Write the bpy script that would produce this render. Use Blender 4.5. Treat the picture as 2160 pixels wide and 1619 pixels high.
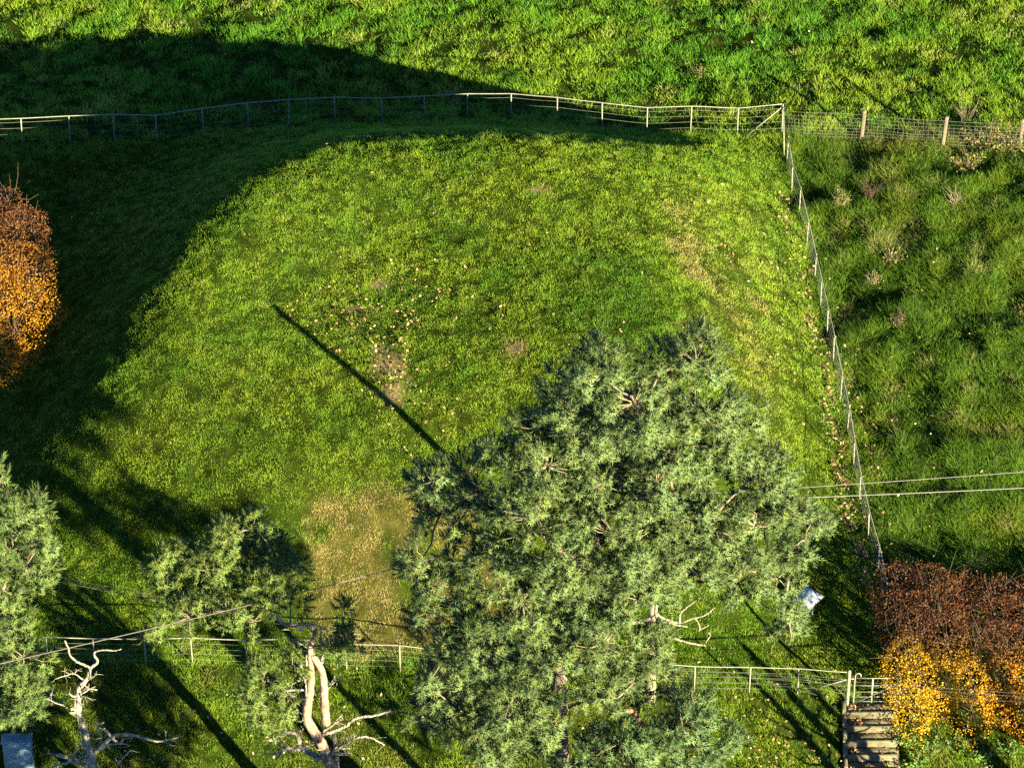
import bpy, math, random
import numpy as np
from mathutils import Vector

for _o in list(bpy.data.objects):
    bpy.data.objects.remove(_o)
random.seed(7)
RNG = np.random.default_rng(11)
R = math.radians
scene = bpy.context.scene

# ------------------------------------------------------------------ camera
PITCH, DIST, FPX = R(43.5), 142.0, 9960.0          # focal length in pixels of a 2160 wide picture
CT, ST = math.cos(PITCH), math.sin(PITCH)
CAM = np.array([0.0, -DIST * CT, DIST * ST])
cam_data = bpy.data.cameras.new("camera")
cam_data.sensor_width = 36.0
cam_data.lens = 36.0 * FPX / 2160.0
cam_data.clip_start = 1.0
cam_data.clip_end = 3000.0
cam = bpy.data.objects.new("camera", cam_data)
scene.collection.objects.link(cam)
cam.location = CAM
cam.rotation_euler = (math.pi / 2 - PITCH, 0, 0)
scene.camera = cam

# ------------------------------------------------------------------ sky, sun, exposure
SUN_EL, SUN_AZ = R(16.2), R(41.0)                  # the sun stands behind the camera, to the right
world = bpy.data.worlds.new("World")
scene.world = world
world.use_nodes = True
wn = world.node_tree
sky = wn.nodes.new("ShaderNodeTexSky")
sky.sky_type = 'NISHITA'
sky.sun_disc = False
sky.sun_elevation = SUN_EL
sky.sun_rotation = math.pi - SUN_AZ
sky.air_density = 0.65
sky.dust_density = 0.0
sky.ozone_density = 6.0
wn.links.new(sky.outputs[0], wn.nodes["Background"].inputs[0])
wn.nodes["Background"].inputs[1].default_value = 0.05
SUN_DIR = np.array([math.sin(SUN_AZ) * math.cos(SUN_EL), -math.cos(SUN_AZ) * math.cos(SUN_EL), math.sin(SUN_EL)])
sun_data = bpy.data.lights.new("sun", 'SUN')
sun_data.energy = 5.0
sun_data.angle = R(0.53)
sun_data.color = (1.0, 0.88, 0.56)
sun = bpy.data.objects.new("sun", sun_data)
scene.collection.objects.link(sun)
sun.rotation_euler = Vector(SUN_DIR).to_track_quat('Z', 'Y').to_euler()
scene.view_settings.view_transform = 'Standard'
scene.view_settings.look = 'None'
scene.view_settings.exposure = 2.85
scene.view_settings.gamma = 1.0
scene.render.engine = 'CYCLES'
scene.cycles.use_denoising = False
scene.cycles.max_bounces = 3
scene.cycles.diffuse_bounces = 1
scene.cycles.transmission_bounces = 3
scene.cycles.transparent_max_bounces = 4
scene.cycles.caustics_reflective = False
scene.cycles.caustics_refractive = False


# ------------------------------------------------------------------ geometry helpers
def ray(px, py):
    u = (np.asarray(px, float) - 1080.0) / FPX
    v = (809.5 - np.asarray(py, float)) / FPX
    return np.stack([u, CT + v * ST, -ST + v * CT], -1)


def at_z(px, py, z=0.0):
    """world point of height z that the camera sees at a pixel of the 2160 wide photograph"""
    d = ray(px, py)
    t = (np.asarray(z, float) - CAM[2]) / d[..., 2]
    return CAM + d * t[..., None]


def at_y(px, py, y):
    """world point in the vertical plane of depth y that the camera sees at a pixel"""
    d = ray(px, py)
    t = (np.asarray(y, float) - CAM[1]) / d[..., 1]
    return CAM + d * t[..., None]


def project(p):
    p = np.asarray(p, float) - CAM
    zc = p[..., 1] * CT - p[..., 2] * ST
    return 1080 + FPX * p[..., 0] / zc, 809.5 - FPX * (p[..., 1] * ST + p[..., 2] * CT) / zc


def hash2(ix, iy, seed):
    h = (ix.astype(np.int64) * 374761393 + iy.astype(np.int64) * 668265263 + seed * 1274126177) & 0x7fffffff
    h = ((h ^ (h >> 13)) * 1274126177) & 0x7fffffff
    return ((h ^ (h >> 16)) & 0xffff) / 65535.0


def noise2(x, y, seed=0):
    x = np.asarray(x, float); y = np.asarray(y, float)
    ix, iy = np.floor(x), np.floor(y)
    fx, fy = x - ix, y - iy
    fx = fx * fx * (3 - 2 * fx); fy = fy * fy * (3 - 2 * fy)
    a = hash2(ix, iy, seed); b = hash2(ix + 1, iy, seed)
    c = hash2(ix, iy + 1, seed); d = hash2(ix + 1, iy + 1, seed)
    return (a * (1 - fx) + b * fx) * (1 - fy) + (c * (1 - fx) + d * fx) * fy


def fbm(x, y, scale, seed=0, octaves=3):
    s, amp, tot = 0.0, 1.0, 0.0
    x = np.asarray(x, float) / scale; y = np.asarray(y, float) / scale
    for k in range(octaves):
        s = s + amp * noise2(x * 2 ** k + 17.3 * k, y * 2 ** k - 9.1 * k, seed + k); tot += amp; amp *= 0.5
    return s / tot


def smooth(a, b, x):
    t = np.clip((np.asarray(x, float) - a) / (b - a), 0, 1)
    return t * t * (3 - 2 * t)


def inside(poly, x, y):
    poly = np.asarray(poly, float)
    r = np.zeros(np.shape(x), bool)
    n = len(poly)
    for i in range(n):
        x0, y0 = poly[i]; x1, y1 = poly[(i + 1) % n]
        if y0 == y1:
            continue
        c = ((y0 > y) != (y1 > y)) & (x < (x1 - x0) * (y - y0) / (y1 - y0) + x0)
        r ^= c
    return r


def dist_poly(pts, x, y):
    """distance to an open polyline"""
    pts = np.asarray(pts, float)
    best = np.full(np.shape(x), 1e9)
    for (ax, ay), (bx, by) in zip(pts[:-1], pts[1:]):
        dx, dy = bx - ax, by - ay
        t = np.clip(((x - ax) * dx + (y - ay) * dy) / (dx * dx + dy * dy + 1e-9), 0, 1)
        best = np.minimum(best, np.hypot(x - ax - t * dx, y - ay - t * dy))
    return best


def catmull(pts, step=0.12):
    P = [np.asarray(p, float) for p in pts]
    P = [2 * P[0] - P[1]] + P + [2 * P[-1] - P[-2]]
    out, par = [], []
    for i in range(1, len(P) - 2):
        n = max(1, int(np.linalg.norm(P[i + 1] - P[i]) / step))
        for k in range(n):
            t = k / n
            a, b, c, d = P[i - 1], P[i], P[i + 1], P[i + 2]
            out.append(0.5 * (2 * b + (c - a) * t + (2 * a - 5 * b + 4 * c - d) * t * t + (3 * b - a - 3 * c + d) * t ** 3))
            par.append(i - 1 + t)
    out.append(P[-2]); par.append(len(P) - 3)
    return np.array(out), np.array(par)


class MB:
    """collects vertices, faces and vertex colours of ONE mesh"""
    def __init__(self):
        self.v, self.f, self.c, self.n = [], [], [], 0
        self.nrm = []

    def add(self, v, f, col=None):
        v = np.asarray(v, float).reshape(-1, 3); f = np.asarray(f, np.int64)
        self.v.append(v); self.f.append(f + self.n)
        if col is None:
            col = (1, 1, 1)
        col = np.asarray(col, float)
        if col.ndim == 1:
            col = np.repeat(col[None, :3], len(v), 0)
        self.c.append(col); self.n += len(v)

    def box(self, c, s, rz=0.0, col=None, bev=0.0):
        x, y, z = np.asarray(s, float) / 2
        b = min(bev, x * .9, y * .9, z * .9)
        if b <= 0:
            v = np.array([(i, j, k) for k in (-z, z) for j in (-y, y) for i in (-x, x)], float)
            f = [(0, 2, 3, 1), (4, 5, 7, 6), (0, 1, 5, 4), (2, 6, 7, 3), (0, 4, 6, 2), (1, 3, 7, 5)]
        else:
            rows = []
            for zz, k in ((-z, b), (-z + b, 0), (z - b, 0), (z, b)):
                X, Y = x - k, y - k
                rows += [(-X + (b - k), -Y, zz), (X - (b - k), -Y, zz), (X, -Y + (b - k), zz), (X, Y - (b - k), zz),
                         (X - (b - k), Y, zz), (-X + (b - k), Y, zz), (-X, Y - (b - k), zz), (-X, -Y + (b - k), zz)]
            v = np.array(rows)
            f = []
            for r in range(3):
                for i in range(8):
                    j = (i + 1) % 8
                    f.append((r * 8 + i, r * 8 + j, r * 8 + 8 + j, r * 8 + 8 + i))
            v = np.vstack([v, [(0, 0, -z), (0, 0, z)]])
            for i in range(8):
                j = (i + 1) % 8
                f.append((32, j, i, i)); f.append((33, 24 + i, 24 + j, 24 + j))
            f4 = [q for q in f if q[2] != q[3]]; f3 = [q[:3] for q in f if q[2] == q[3]]
            v = self._rot(v, rz) + np.asarray(c, float)
            n0 = self.n
            self.add(v, f4, col)
            self.f.append(np.asarray(f3, np.int64) + n0)
            return self
        self.add(self._rot(v, rz) + np.asarray(c, float), f, col)
        return self

    @staticmethod
    def _rot(v, rz):
        if not rz:
            return v
        c, s = math.cos(rz), math.sin(rz)
        return np.stack([v[:, 0] * c - v[:, 1] * s, v[:, 0] * s + v[:, 1] * c, v[:, 2]], -1)

    def tube(self, pts, rad, sides=6, col=None, cap=True, jit=0.0):
        P = np.asarray(pts, float); n = len(P)
        rad = np.broadcast_to(np.asarray(rad, float), (n,)).copy()
        T = np.gradient(P, axis=0)
        T /= np.linalg.norm(T, axis=1)[:, None] + 1e-12
        up = np.array([0.0, 0, 1]) if abs(T[0, 2]) < .9 else np.array([1.0, 0, 0])
        u = np.cross(T[0], up); u /= np.linalg.norm(u)
        rings = []
        ang = np.arange(sides) * 2 * math.pi / sides
        for i in range(n):
            u = u - T[i] * np.dot(u, T[i]); u /= np.linalg.norm(u) + 1e-12
            w = np.cross(T[i], u)
            r = rad[i] * (1 + jit * (RNG.random(sides) - .5)) if jit else rad[i]
            rings.append(P[i] + (np.cos(ang) * r)[:, None] * u + (np.sin(ang) * r)[:, None] * w)
        v = np.concatenate(rings)
        i = np.arange(n - 1)[:, None] * sides; k = np.arange(sides)[None]; k2 = (k + 1) % sides
        f = np.stack([i + k, i + k2, i + sides + k2, i + sides + k], -1).reshape(-1, 4)
        n0 = self.n
        if cap:
            v = np.vstack([v, P[:1], P[-1:]])
        self.add(v, f, col)
        if cap:
            a, b = n0 + n * sides, n0 + n * sides + 1
            kk = np.arange(sides); k2 = (kk + 1) % sides
            self.f.append(np.stack([np.full(sides, a), n0 + k2, n0 + kk], -1))
            last = n0 + (n - 1) * sides
            self.f.append(np.stack([np.full(sides, b), last + kk, last + k2], -1))
        return self

    def branch(self, pts, r0, r1, sides=6, step=.12, col=None, jit=.15, wob=0.0):
        c, par = catmull(pts, step)
        t = par / max(par.max(), 1e-6)
        if wob:
            c[1:-1] += RNG.normal(0, wob, (len(c) - 2, 3))
        return self.tube(c, r0 + (r1 - r0) * t, sides, col, True, jit)

    def mesh(self, name, offset=(0, 0, 0), smooth_shade=True):
        v = np.concatenate(self.v) - np.asarray(offset, float)
        loops = np.concatenate([f.reshape(-1) for f in self.f])
        sizes = np.concatenate([np.full(len(f), f.shape[1]) for f in self.f if len(f)])
        me = bpy.data.meshes.new(name)
        me.vertices.add(len(v)); me.vertices.foreach_set("co", v.astype(np.float32).ravel())
        me.loops.add(len(loops)); me.loops.foreach_set("vertex_index", loops.astype(np.int32))
        me.polygons.add(len(sizes))
        me.polygons.foreach_set("loop_start", (np.cumsum(sizes) - sizes).astype(np.int32))
        if smooth_shade:
            me.polygons.foreach_set("use_smooth", np.ones(len(sizes), bool))
        me.update(calc_edges=True)
        c = np.concatenate(self.c)
        ca = me.color_attributes.new("Col", 'FLOAT_COLOR', 'POINT')
        ca.data.foreach_set("color", np.hstack([c, np.ones((len(c), 1))]).astype(np.float32).ravel())
        if self.nrm:
            ta = me.attributes.new("turf", 'FLOAT_VECTOR', 'POINT')
            ta.data.foreach_set("vector", np.concatenate(self.nrm).astype(np.float32).ravel())
        return me

    def build(self, name, mat, parent=None, smooth_shade=True, base_of=None):
        src = base_of or parent                       # a part's origin is its thing's base
        off = np.array(src["_base"]) if src is not None and "_base" in src else np.zeros(3)
        me = self.mesh(name, off, smooth_shade)
        me.materials.append(mat)
        return link(name, me, parent)


def link(name, me, parent=None):
    o = bpy.data.objects.new(name, me)
    scene.collection.objects.link(o)
    if parent is not None:
        o.parent = parent
    return o


def tag(o, label=None, cat=None, group=None, kind=None):
    if label: o["label"] = label
    if cat: o["category"] = cat
    if group: o["group"] = group
    if kind: o["kind"] = kind
    return o


def thing(name, loc, label, cat, group=None):
    o = bpy.data.objects.new(name, None)
    scene.collection.objects.link(o)
    loc = [float(a) for a in loc]
    o.location = loc
    o.empty_display_size = .3
    o["_base"] = loc
    return tag(o, label, cat, group)


# ------------------------------------------------------------------ materials
def new_mat(name):
    m = bpy.data.materials.new(name); m.use_nodes = True
    nt = m.node_tree; nt.nodes.clear()
    out = nt.nodes.new("ShaderNodeOutputMaterial")
    return m, nt, out


def N(nt, kind, **kw):
    n = nt.nodes.new(kind)
    for k, v in kw.items():
        setattr(n, k, v)
    return n


def leaf_mat(name, attr, instanced=False, transl=0.3, rough=0.55, spec=0.3, soft=0.0):
    m, nt, out = new_mat(name)
    a = N(nt, "ShaderNodeAttribute", attribute_name=attr)
    if instanced:
        a.attribute_type = 'INSTANCER'
    col = a.outputs["Color"]
    if instanced:                                     # darker roots, paler tips: the colour of the blade itself
        b = N(nt, "ShaderNodeAttribute", attribute_name="Col")
        mx = N(nt, "ShaderNodeMix", data_type='RGBA', blend_type='MULTIPLY')
        mx.inputs[0].default_value = 1.0
        nt.links.new(col, mx.inputs[6]); nt.links.new(b.outputs["Color"], mx.inputs[7])
        col = mx.outputs[2]
    p = N(nt, "ShaderNodeBsdfPrincipled")
    p.inputs["Roughness"].default_value = rough
    p.inputs["Specular IOR Level"].default_value = spec
    t = N(nt, "ShaderNodeBsdfTranslucent")
    ms = N(nt, "ShaderNodeMixShader"); ms.inputs[0].default_value = transl
    nt.links.new(col, p.inputs["Base Color"]); nt.links.new(col, t.inputs["Color"])
    if soft:                                          # many blades to a pixel: lean their normals towards those of the turf or tuft
        g = N(nt, "ShaderNodeAttribute", attribute_name="turf")
        ge = N(nt, "ShaderNodeNewGeometry")
        mv = N(nt, "ShaderNodeMix", data_type='VECTOR'); mv.inputs[0].default_value = soft
        nt.links.new(ge.outputs["Normal"], mv.inputs[4]); nt.links.new(g.outputs["Vector"], mv.inputs[5])
        nz = N(nt, "ShaderNodeVectorMath", operation='NORMALIZE'); nt.links.new(mv.outputs[1], nz.inputs[0])
        nt.links.new(nz.outputs[0], p.inputs["Normal"])
    nt.links.new(p.outputs[0], ms.inputs[1]); nt.links.new(t.outputs[0], ms.inputs[2])
    nt.links.new(ms.outputs[0], out.inputs[0])
    return m


def rough_mat(name, c1, c2, scale=6.0, detail=6.0, rough=.85, bump=.4, bscale=None, metal=0.0, stretch=(1, 1, 1), c3=None, use_col=False, dist=.02, spec=.3):
    m, nt, out = new_mat(name)
    tc = N(nt, "ShaderNodeTexCoord"); mp = N(nt, "ShaderNodeMapping")
    mp.inputs["Scale"].default_value = stretch
    nt.links.new(tc.outputs["Object"], mp.inputs[0])
    n1 = N(nt, "ShaderNodeTexNoise"); n1.inputs["Scale"].default_value = scale; n1.inputs["Detail"].default_value = detail
    nt.links.new(mp.outputs[0], n1.inputs[0])
    cr = N(nt, "ShaderNodeValToRGB")
    cr.color_ramp.elements[0].position = .32; cr.color_ramp.elements[1].position = .68
    cr.color_ramp.elements[0].color = (*c1, 1); cr.color_ramp.elements[1].color = (*c2, 1)
    if c3:
        e = cr.color_ramp.elements.new(.5); e.color = (*c3, 1)
    nt.links.new(n1.outputs[0], cr.inputs[0])
    col = cr.outputs[0]
    if use_col:
        a = N(nt, "ShaderNodeAttribute", attribute_name="Col")
        mx = N(nt, "ShaderNodeMix", data_type='RGBA', blend_type='MULTIPLY'); mx.inputs[0].default_value = 1
        nt.links.new(col, mx.inputs[6]); nt.links.new(a.outputs["Color"], mx.inputs[7]); col = mx.outputs[2]
    p = N(nt, "ShaderNodeBsdfPrincipled")
    p.inputs["Specular IOR Level"].default_value = spec
    p.inputs["Roughness"].default_value = rough; p.inputs["Metallic"].default_value = metal
    nt.links.new(col, p.inputs["Base Color"])
    n2 = N(nt, "ShaderNodeTexNoise"); n2.inputs["Scale"].default_value = bscale or scale * 4; n2.inputs["Detail"].default_value = 5
    nt.links.new(mp.outputs[0], n2.inputs[0])
    bp = N(nt, "ShaderNodeBump"); bp.inputs["Strength"].default_value = bump; bp.inputs["Distance"].default_value = dist
    nt.links.new(n2.outputs[0], bp.inputs["Height"]); nt.links.new(bp.outputs[0], p.inputs["Normal"])
    nt.links.new(p.outputs[0], out.inputs[0])
    return m


M_GRASS = leaf_mat("grass_blade", "Col", False, .25, .6, .1, soft=.38)
M_NEEDLE = leaf_mat("pine_needle", "Col", False, .08, .6, .06, soft=.6)
M_LEAF = leaf_mat("dry_leaf", "Col", False, .3, .55, .25)
M_SOIL = rough_mat("turf_soil", (.009, .015, .002), (.024, .034, .004), 3.0, 8, .95, .6, 30, use_col=True, spec=0.0)
M_PINEBARK = rough_mat("pine_bark", (.075, .055, .042), (.22, .17, .13), 9, 8, .85, .8, 30, stretch=(1, 1, .45), c3=(.14, .10, .075), use_col=True, dist=.03)
M_TWIG = rough_mat("pine_twig", (.10, .085, .05), (.21, .175, .105), 12, 4, .85, .3)
M_DEADWOOD = rough_mat("bleached_wood", (.055, .045, .032), (.33, .30, .24), 16, 8, .85, 1.0, 30, stretch=(1, 1, .22), c3=(.22, .195, .15), use_col=True, dist=.05)
M_IRON = rough_mat("painted_iron", (.135, .14, .105), (.20, .20, .15), 10, 5, .6, .2, 40, c3=(.175, .175, .13))
M_WIRE = rough_mat("galvanised_wire", (.085, .085, .07), (.13, .125, .1), 8, 3, .6, .1)
M_TIMBER = rough_mat("weathered_timber", (.08, .065, .04), (.16, .135, .085), 7, 8, .85, .6, 40, stretch=(1, 1, .2))
M_POLE = rough_mat("pole_timber", (.115, .105, .07), (.19, .17, .115), 5, 8, .8, .5, 40, stretch=(1, 1, .1))
M_CABLE = rough_mat("cable", (.05, .045, .04), (.085, .075, .07), 20, 3, .6, .1)
M_CABLE2 = rough_mat("pale_cable", (.10, .098, .09), (.15, .145, .13), 20, 3, .6, .1)
M_CONC = rough_mat("mossy_concrete", (.06, .055, .026), (.14, .12, .07), 4, 9, .9, .5, 50, c3=(.105, .09, .05))
M_TWIGB = rough_mat("beech_twig", (.035, .022, .015), (.085, .055, .034), 14, 4, .85, .3)
M_CONC2 = rough_mat("pale_nosing", (.075, .072, .036), (.12, .11, .065), 6, 9, .9, .5, 50)
M_CAB = rough_mat("cabinet_paint", (.07, .13, .165), (.105, .17, .20), 5, 8, .5, .1, 60)
M_PAINT = rough_mat("white_scrawl", (.35, .4, .42), (.5, .53, .54), 10, 3, .7, .1)
M_SIGNF = rough_mat("sign_frame", (.10, .11, .11), (.16, .17, .17), 8, 4, .6, .1)
M_SIGN = rough_mat("sign_board", (.30, .36, .40), (.40, .46, .50), 3, 4, .4, .0)
M_SIGND = rough_mat("sign_print", (.18, .22, .23), (.36, .40, .40), 14, 5, .5, .0)

# ------------------------------------------------------------------ terrain: heights at places read off the photograph (x, y, height in m)
CTRL = [
 # field beyond the back fence, falling gently away
 (0, 130, -.95), (300, 130, -.7), (600, 130, -.5), (900, 130, -.35), (1200, 130, -.35), (1500, 130, -.3), (1850, 130, -.3), (2160, 130, -.25),
 (0, -60, -1.1), (-300, 130, -1.0), (-300, 230, -.6), (500, -60, -.9), (1000, -60, -.9), (1500, -60, -.85), (2160, -60, -.8), (0, -250, -1.3), (1000, -250, -1.3), (2160, -250, -1.2),
 # foot of the back fence
 (-300, 315, -.05), (48, 305, 0), (242, 298, 0), (430, 285, 0), (610, 268, 0), (806, 262, 0), (986, 252, 0), (1175, 262, 0), (1364, 279, 0), (1555, 285, 0), (1655, 292, 0), (1900, 300, 0), (2160, 315, 0),
 # shaded ground left of the mound
 (-300, 500, 0), (-300, 800, 0), (0, 380, -.05), (0, 600, -.05), (0, 850, -.05), (200, 380, -.1), (120, 520, -.1), (80, 700, -.05), (40, 900, .1), (-300, 1100, 0), (0, 1080, .1),
 (400, 318, 0), (330, 350, .05),
 # plateau edge of the mound on the left and the back
 (540, 400, 3.5), (640, 318, 2.85), (800, 288, 2.65), (1000, 283, 2.7), (1180, 295, 2.7), (1330, 320, 2.35), (430, 500, 3.5), (340, 620, 3.3), (250, 790, 2.5), (150, 930, 1.25),
 # plateau
 (560, 620, 3.3), (480, 800, 3.0), (800, 450, 3.1), (1050, 450, 3.15), (1250, 450, 3.1), (1400, 440, 2.8), (900, 700, 3.3), (1200, 650, 3.3), (1420, 600, 3.0), (1460, 720, 2.95), (700, 880, 3.0), (1000, 880, 3.15), (1300, 880, 3.15), (1480, 860, 2.85),
 # right flank, steep, down to the fence
 (1480, 350, 1.6), (1560, 345, .75), (1590, 430, .95), (1540, 500, 1.8), (1580, 640, 1.6), (1600, 780, 1.6), (1620, 900, 1.4), (1640, 1020, 1.0),
 (1620, 345, -.1), (1645, 420, -.2), (1690, 560, -.2), (1730, 700, -.15), (1770, 860, -.05), (1800, 1000, 0), (1830, 1140, 0), (1700, 960, .35), (1720, 1100, .2),
 # front slope
 (350, 960, 1.95), (600, 1020, 2.3), (850, 1040, 2.35), (1100, 1040, 2.4), (1350, 1040, 2.3), (1520, 1000, 2.1),
 (200, 1050, .75), (400, 1150, .95), (700, 1180, 1.15), (1000, 1190, 1.2), (1300, 1190, 1.15), (1520, 1180, .95),
 (150, 1200, .2), (400, 1280, .3), (700, 1300, .35), (1000, 1310, .35), (1300, 1320, .35), (1560, 1300, .3), (1720, 1260, .1),
 # front fence and the gate
 (-200, 1395, 0), (100, 1398, 0), (405, 1398, 0), (617, 1402, 0), (844, 1412, 0), (1200, 1440, -.05), (1464, 1458, -.1), (1682, 1466, -.15), (1787, 1481, -.2), (1850, 1478, -.2), (1800, 1350, 0),
 # bank below the fence down to the road
 (-200, 1500, -.45), (100, 1500, -.45), (600, 1510, -.45), (1200, 1545, -.5), (1700, 1545, -.55), (1840, 1545, -.58), (-200, 1619, -1.05), (100, 1619, -1.05), (600, 1619, -1.0), (1200, 1625, -1.0), (1700, 1620, -.98), (1840, 1620, -1.0), (2100, 1610, -.95), (2400, 1610, -.95),
 (0, 1760, -1.6), (600, 1760, -1.6), (1200, 1760, -1.6), (1800, 1760, -1.6), (2300, 1760, -1.6), (0, 1900, -1.7), (1000, 1900, -1.7), (2000, 1900, -1.7),
 # rough ground right of the fence
 (1800, 450, .1), (2000, 450, .15), (2300, 450, .2), (1850, 700, .1), (2050, 700, .2), (2300, 700, .25), (1900, 950, .1), (2100, 950, .15), (2350, 950, .2), (1950, 1130, .05), (2200, 1130, .1), (1950, 1330, 0), (2200, 1330, .05), (2400, 1330, .05), (1950, 1470, -.25), (2200, 1470, -.25),
]
_c = np.array(CTRL, float)
_cw = at_z(_c[:, 0], _c[:, 1], _c[:, 2])
_cx, _cy, _cz = _cw[:, 0], _cw[:, 1], _c[:, 2]


def _tps(r2):
    return np.where(r2 > 1e-9, r2 * np.log(np.maximum(r2, 1e-9)), 0)


_n = len(_cx)
_K = _tps((_cx[:, None] - _cx) ** 2 + (_cy[:, None] - _cy) ** 2) + np.eye(_n) * .12
_P = np.stack([np.ones(_n), _cx, _cy], -1)
_A = np.block([[_K, _P], [_P.T, np.zeros((3, 3))]])
_w = np.linalg.solve(_A, np.concatenate([_cz, np.zeros(3)]))


def height_smooth(x, y):
    x = np.asarray(x, float); y = np.asarray(y, float)
    s = _w[_n] + _w[_n + 1] * x + _w[_n + 2] * y
    for i in range(_n):
        s = s + _w[i] * _tps((x - _cx[i]) ** 2 + (y - _cy[i]) ** 2)
    return s


def W(px, py, z=0.0):
    p = at_z(px, py, z)
    return (float(p[0]), float(p[1]))


BACK_TOPS = [(-250, 262), (-150, 260), (-52, 256), (48, 252), (148, 245), (242, 243), (331, 241), (430, 231), (525, 219), (610, 214), (707, 213), (806, 209), (896, 205), (986, 199), (1078, 197), (1175, 209), (1270, 221), (1364, 229), (1456, 231), (1555, 230), (1649, 228)]
BACK = [W(x, y + 54) for x, y in BACK_TOPS]
RIGHT_BASE = [(1656, 286), (1660, 337), (1670.5, 390), (1685.6, 450), (1702, 511), (1719, 575), (1731, 636), (1745, 699), (1757, 769), (1773, 838), (1787, 911), (1800, 984), (1812, 1058), (1831, 1139), (1852, 1212), (1868, 1290)]
RIGHT = [W(x, y) for x, y in RIGHT_BASE]
FRONT_BASE = [(-210, 1396), (-105, 1397), (0, 1398), (102, 1398), (200, 1398), (308, 1398), (406, 1398), (521, 1402), (617, 1402), (731, 1407), (844, 1412), (950, 1421), (1055, 1429), (1158, 1437), (1260, 1444), (1362, 1451), (1464, 1458), (1580, 1462), (1682, 1466), (1787, 1481)]
FRONT = [W(x, y, -.0 if x < 900 else -.2 * (x - 900) / 900) for x, y in FRONT_BASE]
STEP_L, STEP_R = W(1786, 1481, -.2), W(1890, 1478, -.2)
ENCLOSURE = [(-40.0, BACK[0][1])] + BACK + RIGHT + [W(1880, 1380), W(1880, 1440, -.1)] + FRONT[::-1] + [(-40.0, FRONT[0][1])]
RIGHT_FIELD = [RIGHT[0]] + RIGHT + [W(1880, 1330), W(1880, 1400), (45.0, W(0, 1400)[1]), (45.0, BACK[-1][1] - .3)]

GX0, GX1, GY0, GY1, GS = -24.0, 24.0, -24.0, 30.0, 0.2
gx = np.arange(GX0, GX1 + 1e-6, GS); gy = np.arange(GY0, GY1 + 1e-6, GS)
far = np.array([1.5, 4, 9, 18, 35, 70, 140, 300, 700])
ax = np.concatenate([GX0 - far[::-1], gx, GX1 + far]); ay = np.concatenate([GY0 - far[::-1], gy, GY1 + far])
XX, YY = np.meshgrid(ax, ay)
xc, yc = np.clip(XX, GX0, GX1), np.clip(YY, GY0, GY1)
coarse = 0.45
cgx = np.arange(GX0, GX1 + coarse, coarse); cgy = np.arange(GY0, GY1 + coarse, coarse)
_CG = height_smooth(*np.meshgrid(cgx, cgy))


def _bicubic(G, u, v):
    def wts(t):
        return [(-t + 2 * t * t - t ** 3) / 2, (2 - 5 * t * t + 3 * t ** 3) / 2, (t + 4 * t * t - 3 * t ** 3) / 2, (-t * t + t ** 3) / 2]
    i = np.clip(np.floor(u).astype(int), 1, G.shape[1] - 3); j = np.clip(np.floor(v).astype(int), 1, G.shape[0] - 3)
    wu, wv = wts(u - i), wts(v - j)
    s = 0
    for b in range(4):
        for a in range(4):
            s = s + wu[a] * wv[b] * G[j - 1 + b, i - 1 + a]
    return s


def height_base(x, y):
    return _bicubic(_CG, (np.clip(x, GX0 + .5, GX1 - .5) - GX0) / coarse, (np.clip(y, GY0 + .5, GY1 - .5) - GY0) / coarse)


def region(x, y):
    """0 field, 1 inside the enclosure (the mound), 2 rough ground on the right, 3 bank below the front fence"""
    r = np.zeros(np.shape(x), int)
    front_y = np.interp(x, [p[0] for p in FRONT] + [STEP_R[0], 40], [p[1] for p in FRONT] + [STEP_R[1], STEP_R[1] - .8])
    back_y = np.interp(x, [p[0] for p in BACK], [p[1] for p in BACK])
    r[y < front_y] = 3
    r[(inside(ENCLOSURE, x, y)) & (y >= front_y)] = 1
    right_x = np.interp(-y, [-p[1] for p in RIGHT], [p[0] for p in RIGHT])
    r[(y >= front_y) & (y < back_y) & (x > right_x)] = 2
    return r


def height(x, y):
    h = height_base(x, y)
    rg = region(x, y)
    inner = ((np.abs(x) < 23) & (y > -23) & (y < 29)).astype(float)
    rough = np.where(rg == 0, .2, np.where(rg == 1, .08, np.where(rg == 2, .42, .16)))
    fine = np.where(rg == 1, .09, np.where(rg == 2, .2, .15))
    sunk = smooth(STEP_L[0] - .12, STEP_L[0] + .02, x) * (1 - smooth(STEP_R[0] + .0, STEP_R[0] + .2, x)) * (1 - smooth(STEP_L[1] - .05, STEP_L[1] + .15, y)) * (y > -21)
    return h - .3 * sunk + inner * (rough * (fbm(x, y, 1.1, 3, 2) - .5) + fine * (fbm(x, y, .38, 8, 2) - .5))


ZZ = height(XX, YY)
ny, nx = XX.shape
idx = np.arange(ny * nx).reshape(ny, nx)
quads = np.stack([idx[:-1, :-1], idx[:-1, 1:], idx[1:, 1:], idx[1:, :-1]], -1).reshape(-1, 4)
qx = XX.ravel()[quads].mean(1); qy = YY.ravel()[quads].mean(1)
qr = region(qx, qy)
_ix = np.searchsorted(ax, GX0); _iy = np.searchsorted(ay, GY0)
_FG = ZZ[_iy:_iy + len(gy), _ix:_ix + len(gx)]


def ground_z(x, y):
    u = np.clip((np.asarray(x, float) - GX0) / GS, 0, len(gx) - 1.001); v = np.clip((np.asarray(y, float) - GY0) / GS, 0, len(gy) - 1.001)
    i, j = np.floor(u).astype(int), np.floor(v).astype(int); a, b = u - i, v - j
    return (_FG[j, i] * (1 - a) + _FG[j, i + 1] * a) * (1 - b) + (_FG[j + 1, i] * (1 - a) + _FG[j + 1, i + 1] * a) * b


# bare worn earth on the mound, where leaves and dry scraps gather
BARE = [(820, 775, .55), (835, 830, .5), (800, 740, .3), (1130, 400, .25), (1085, 745, .25), (850, 800, .4), (740, 655, .35), (800, 600, .3)]


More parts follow.
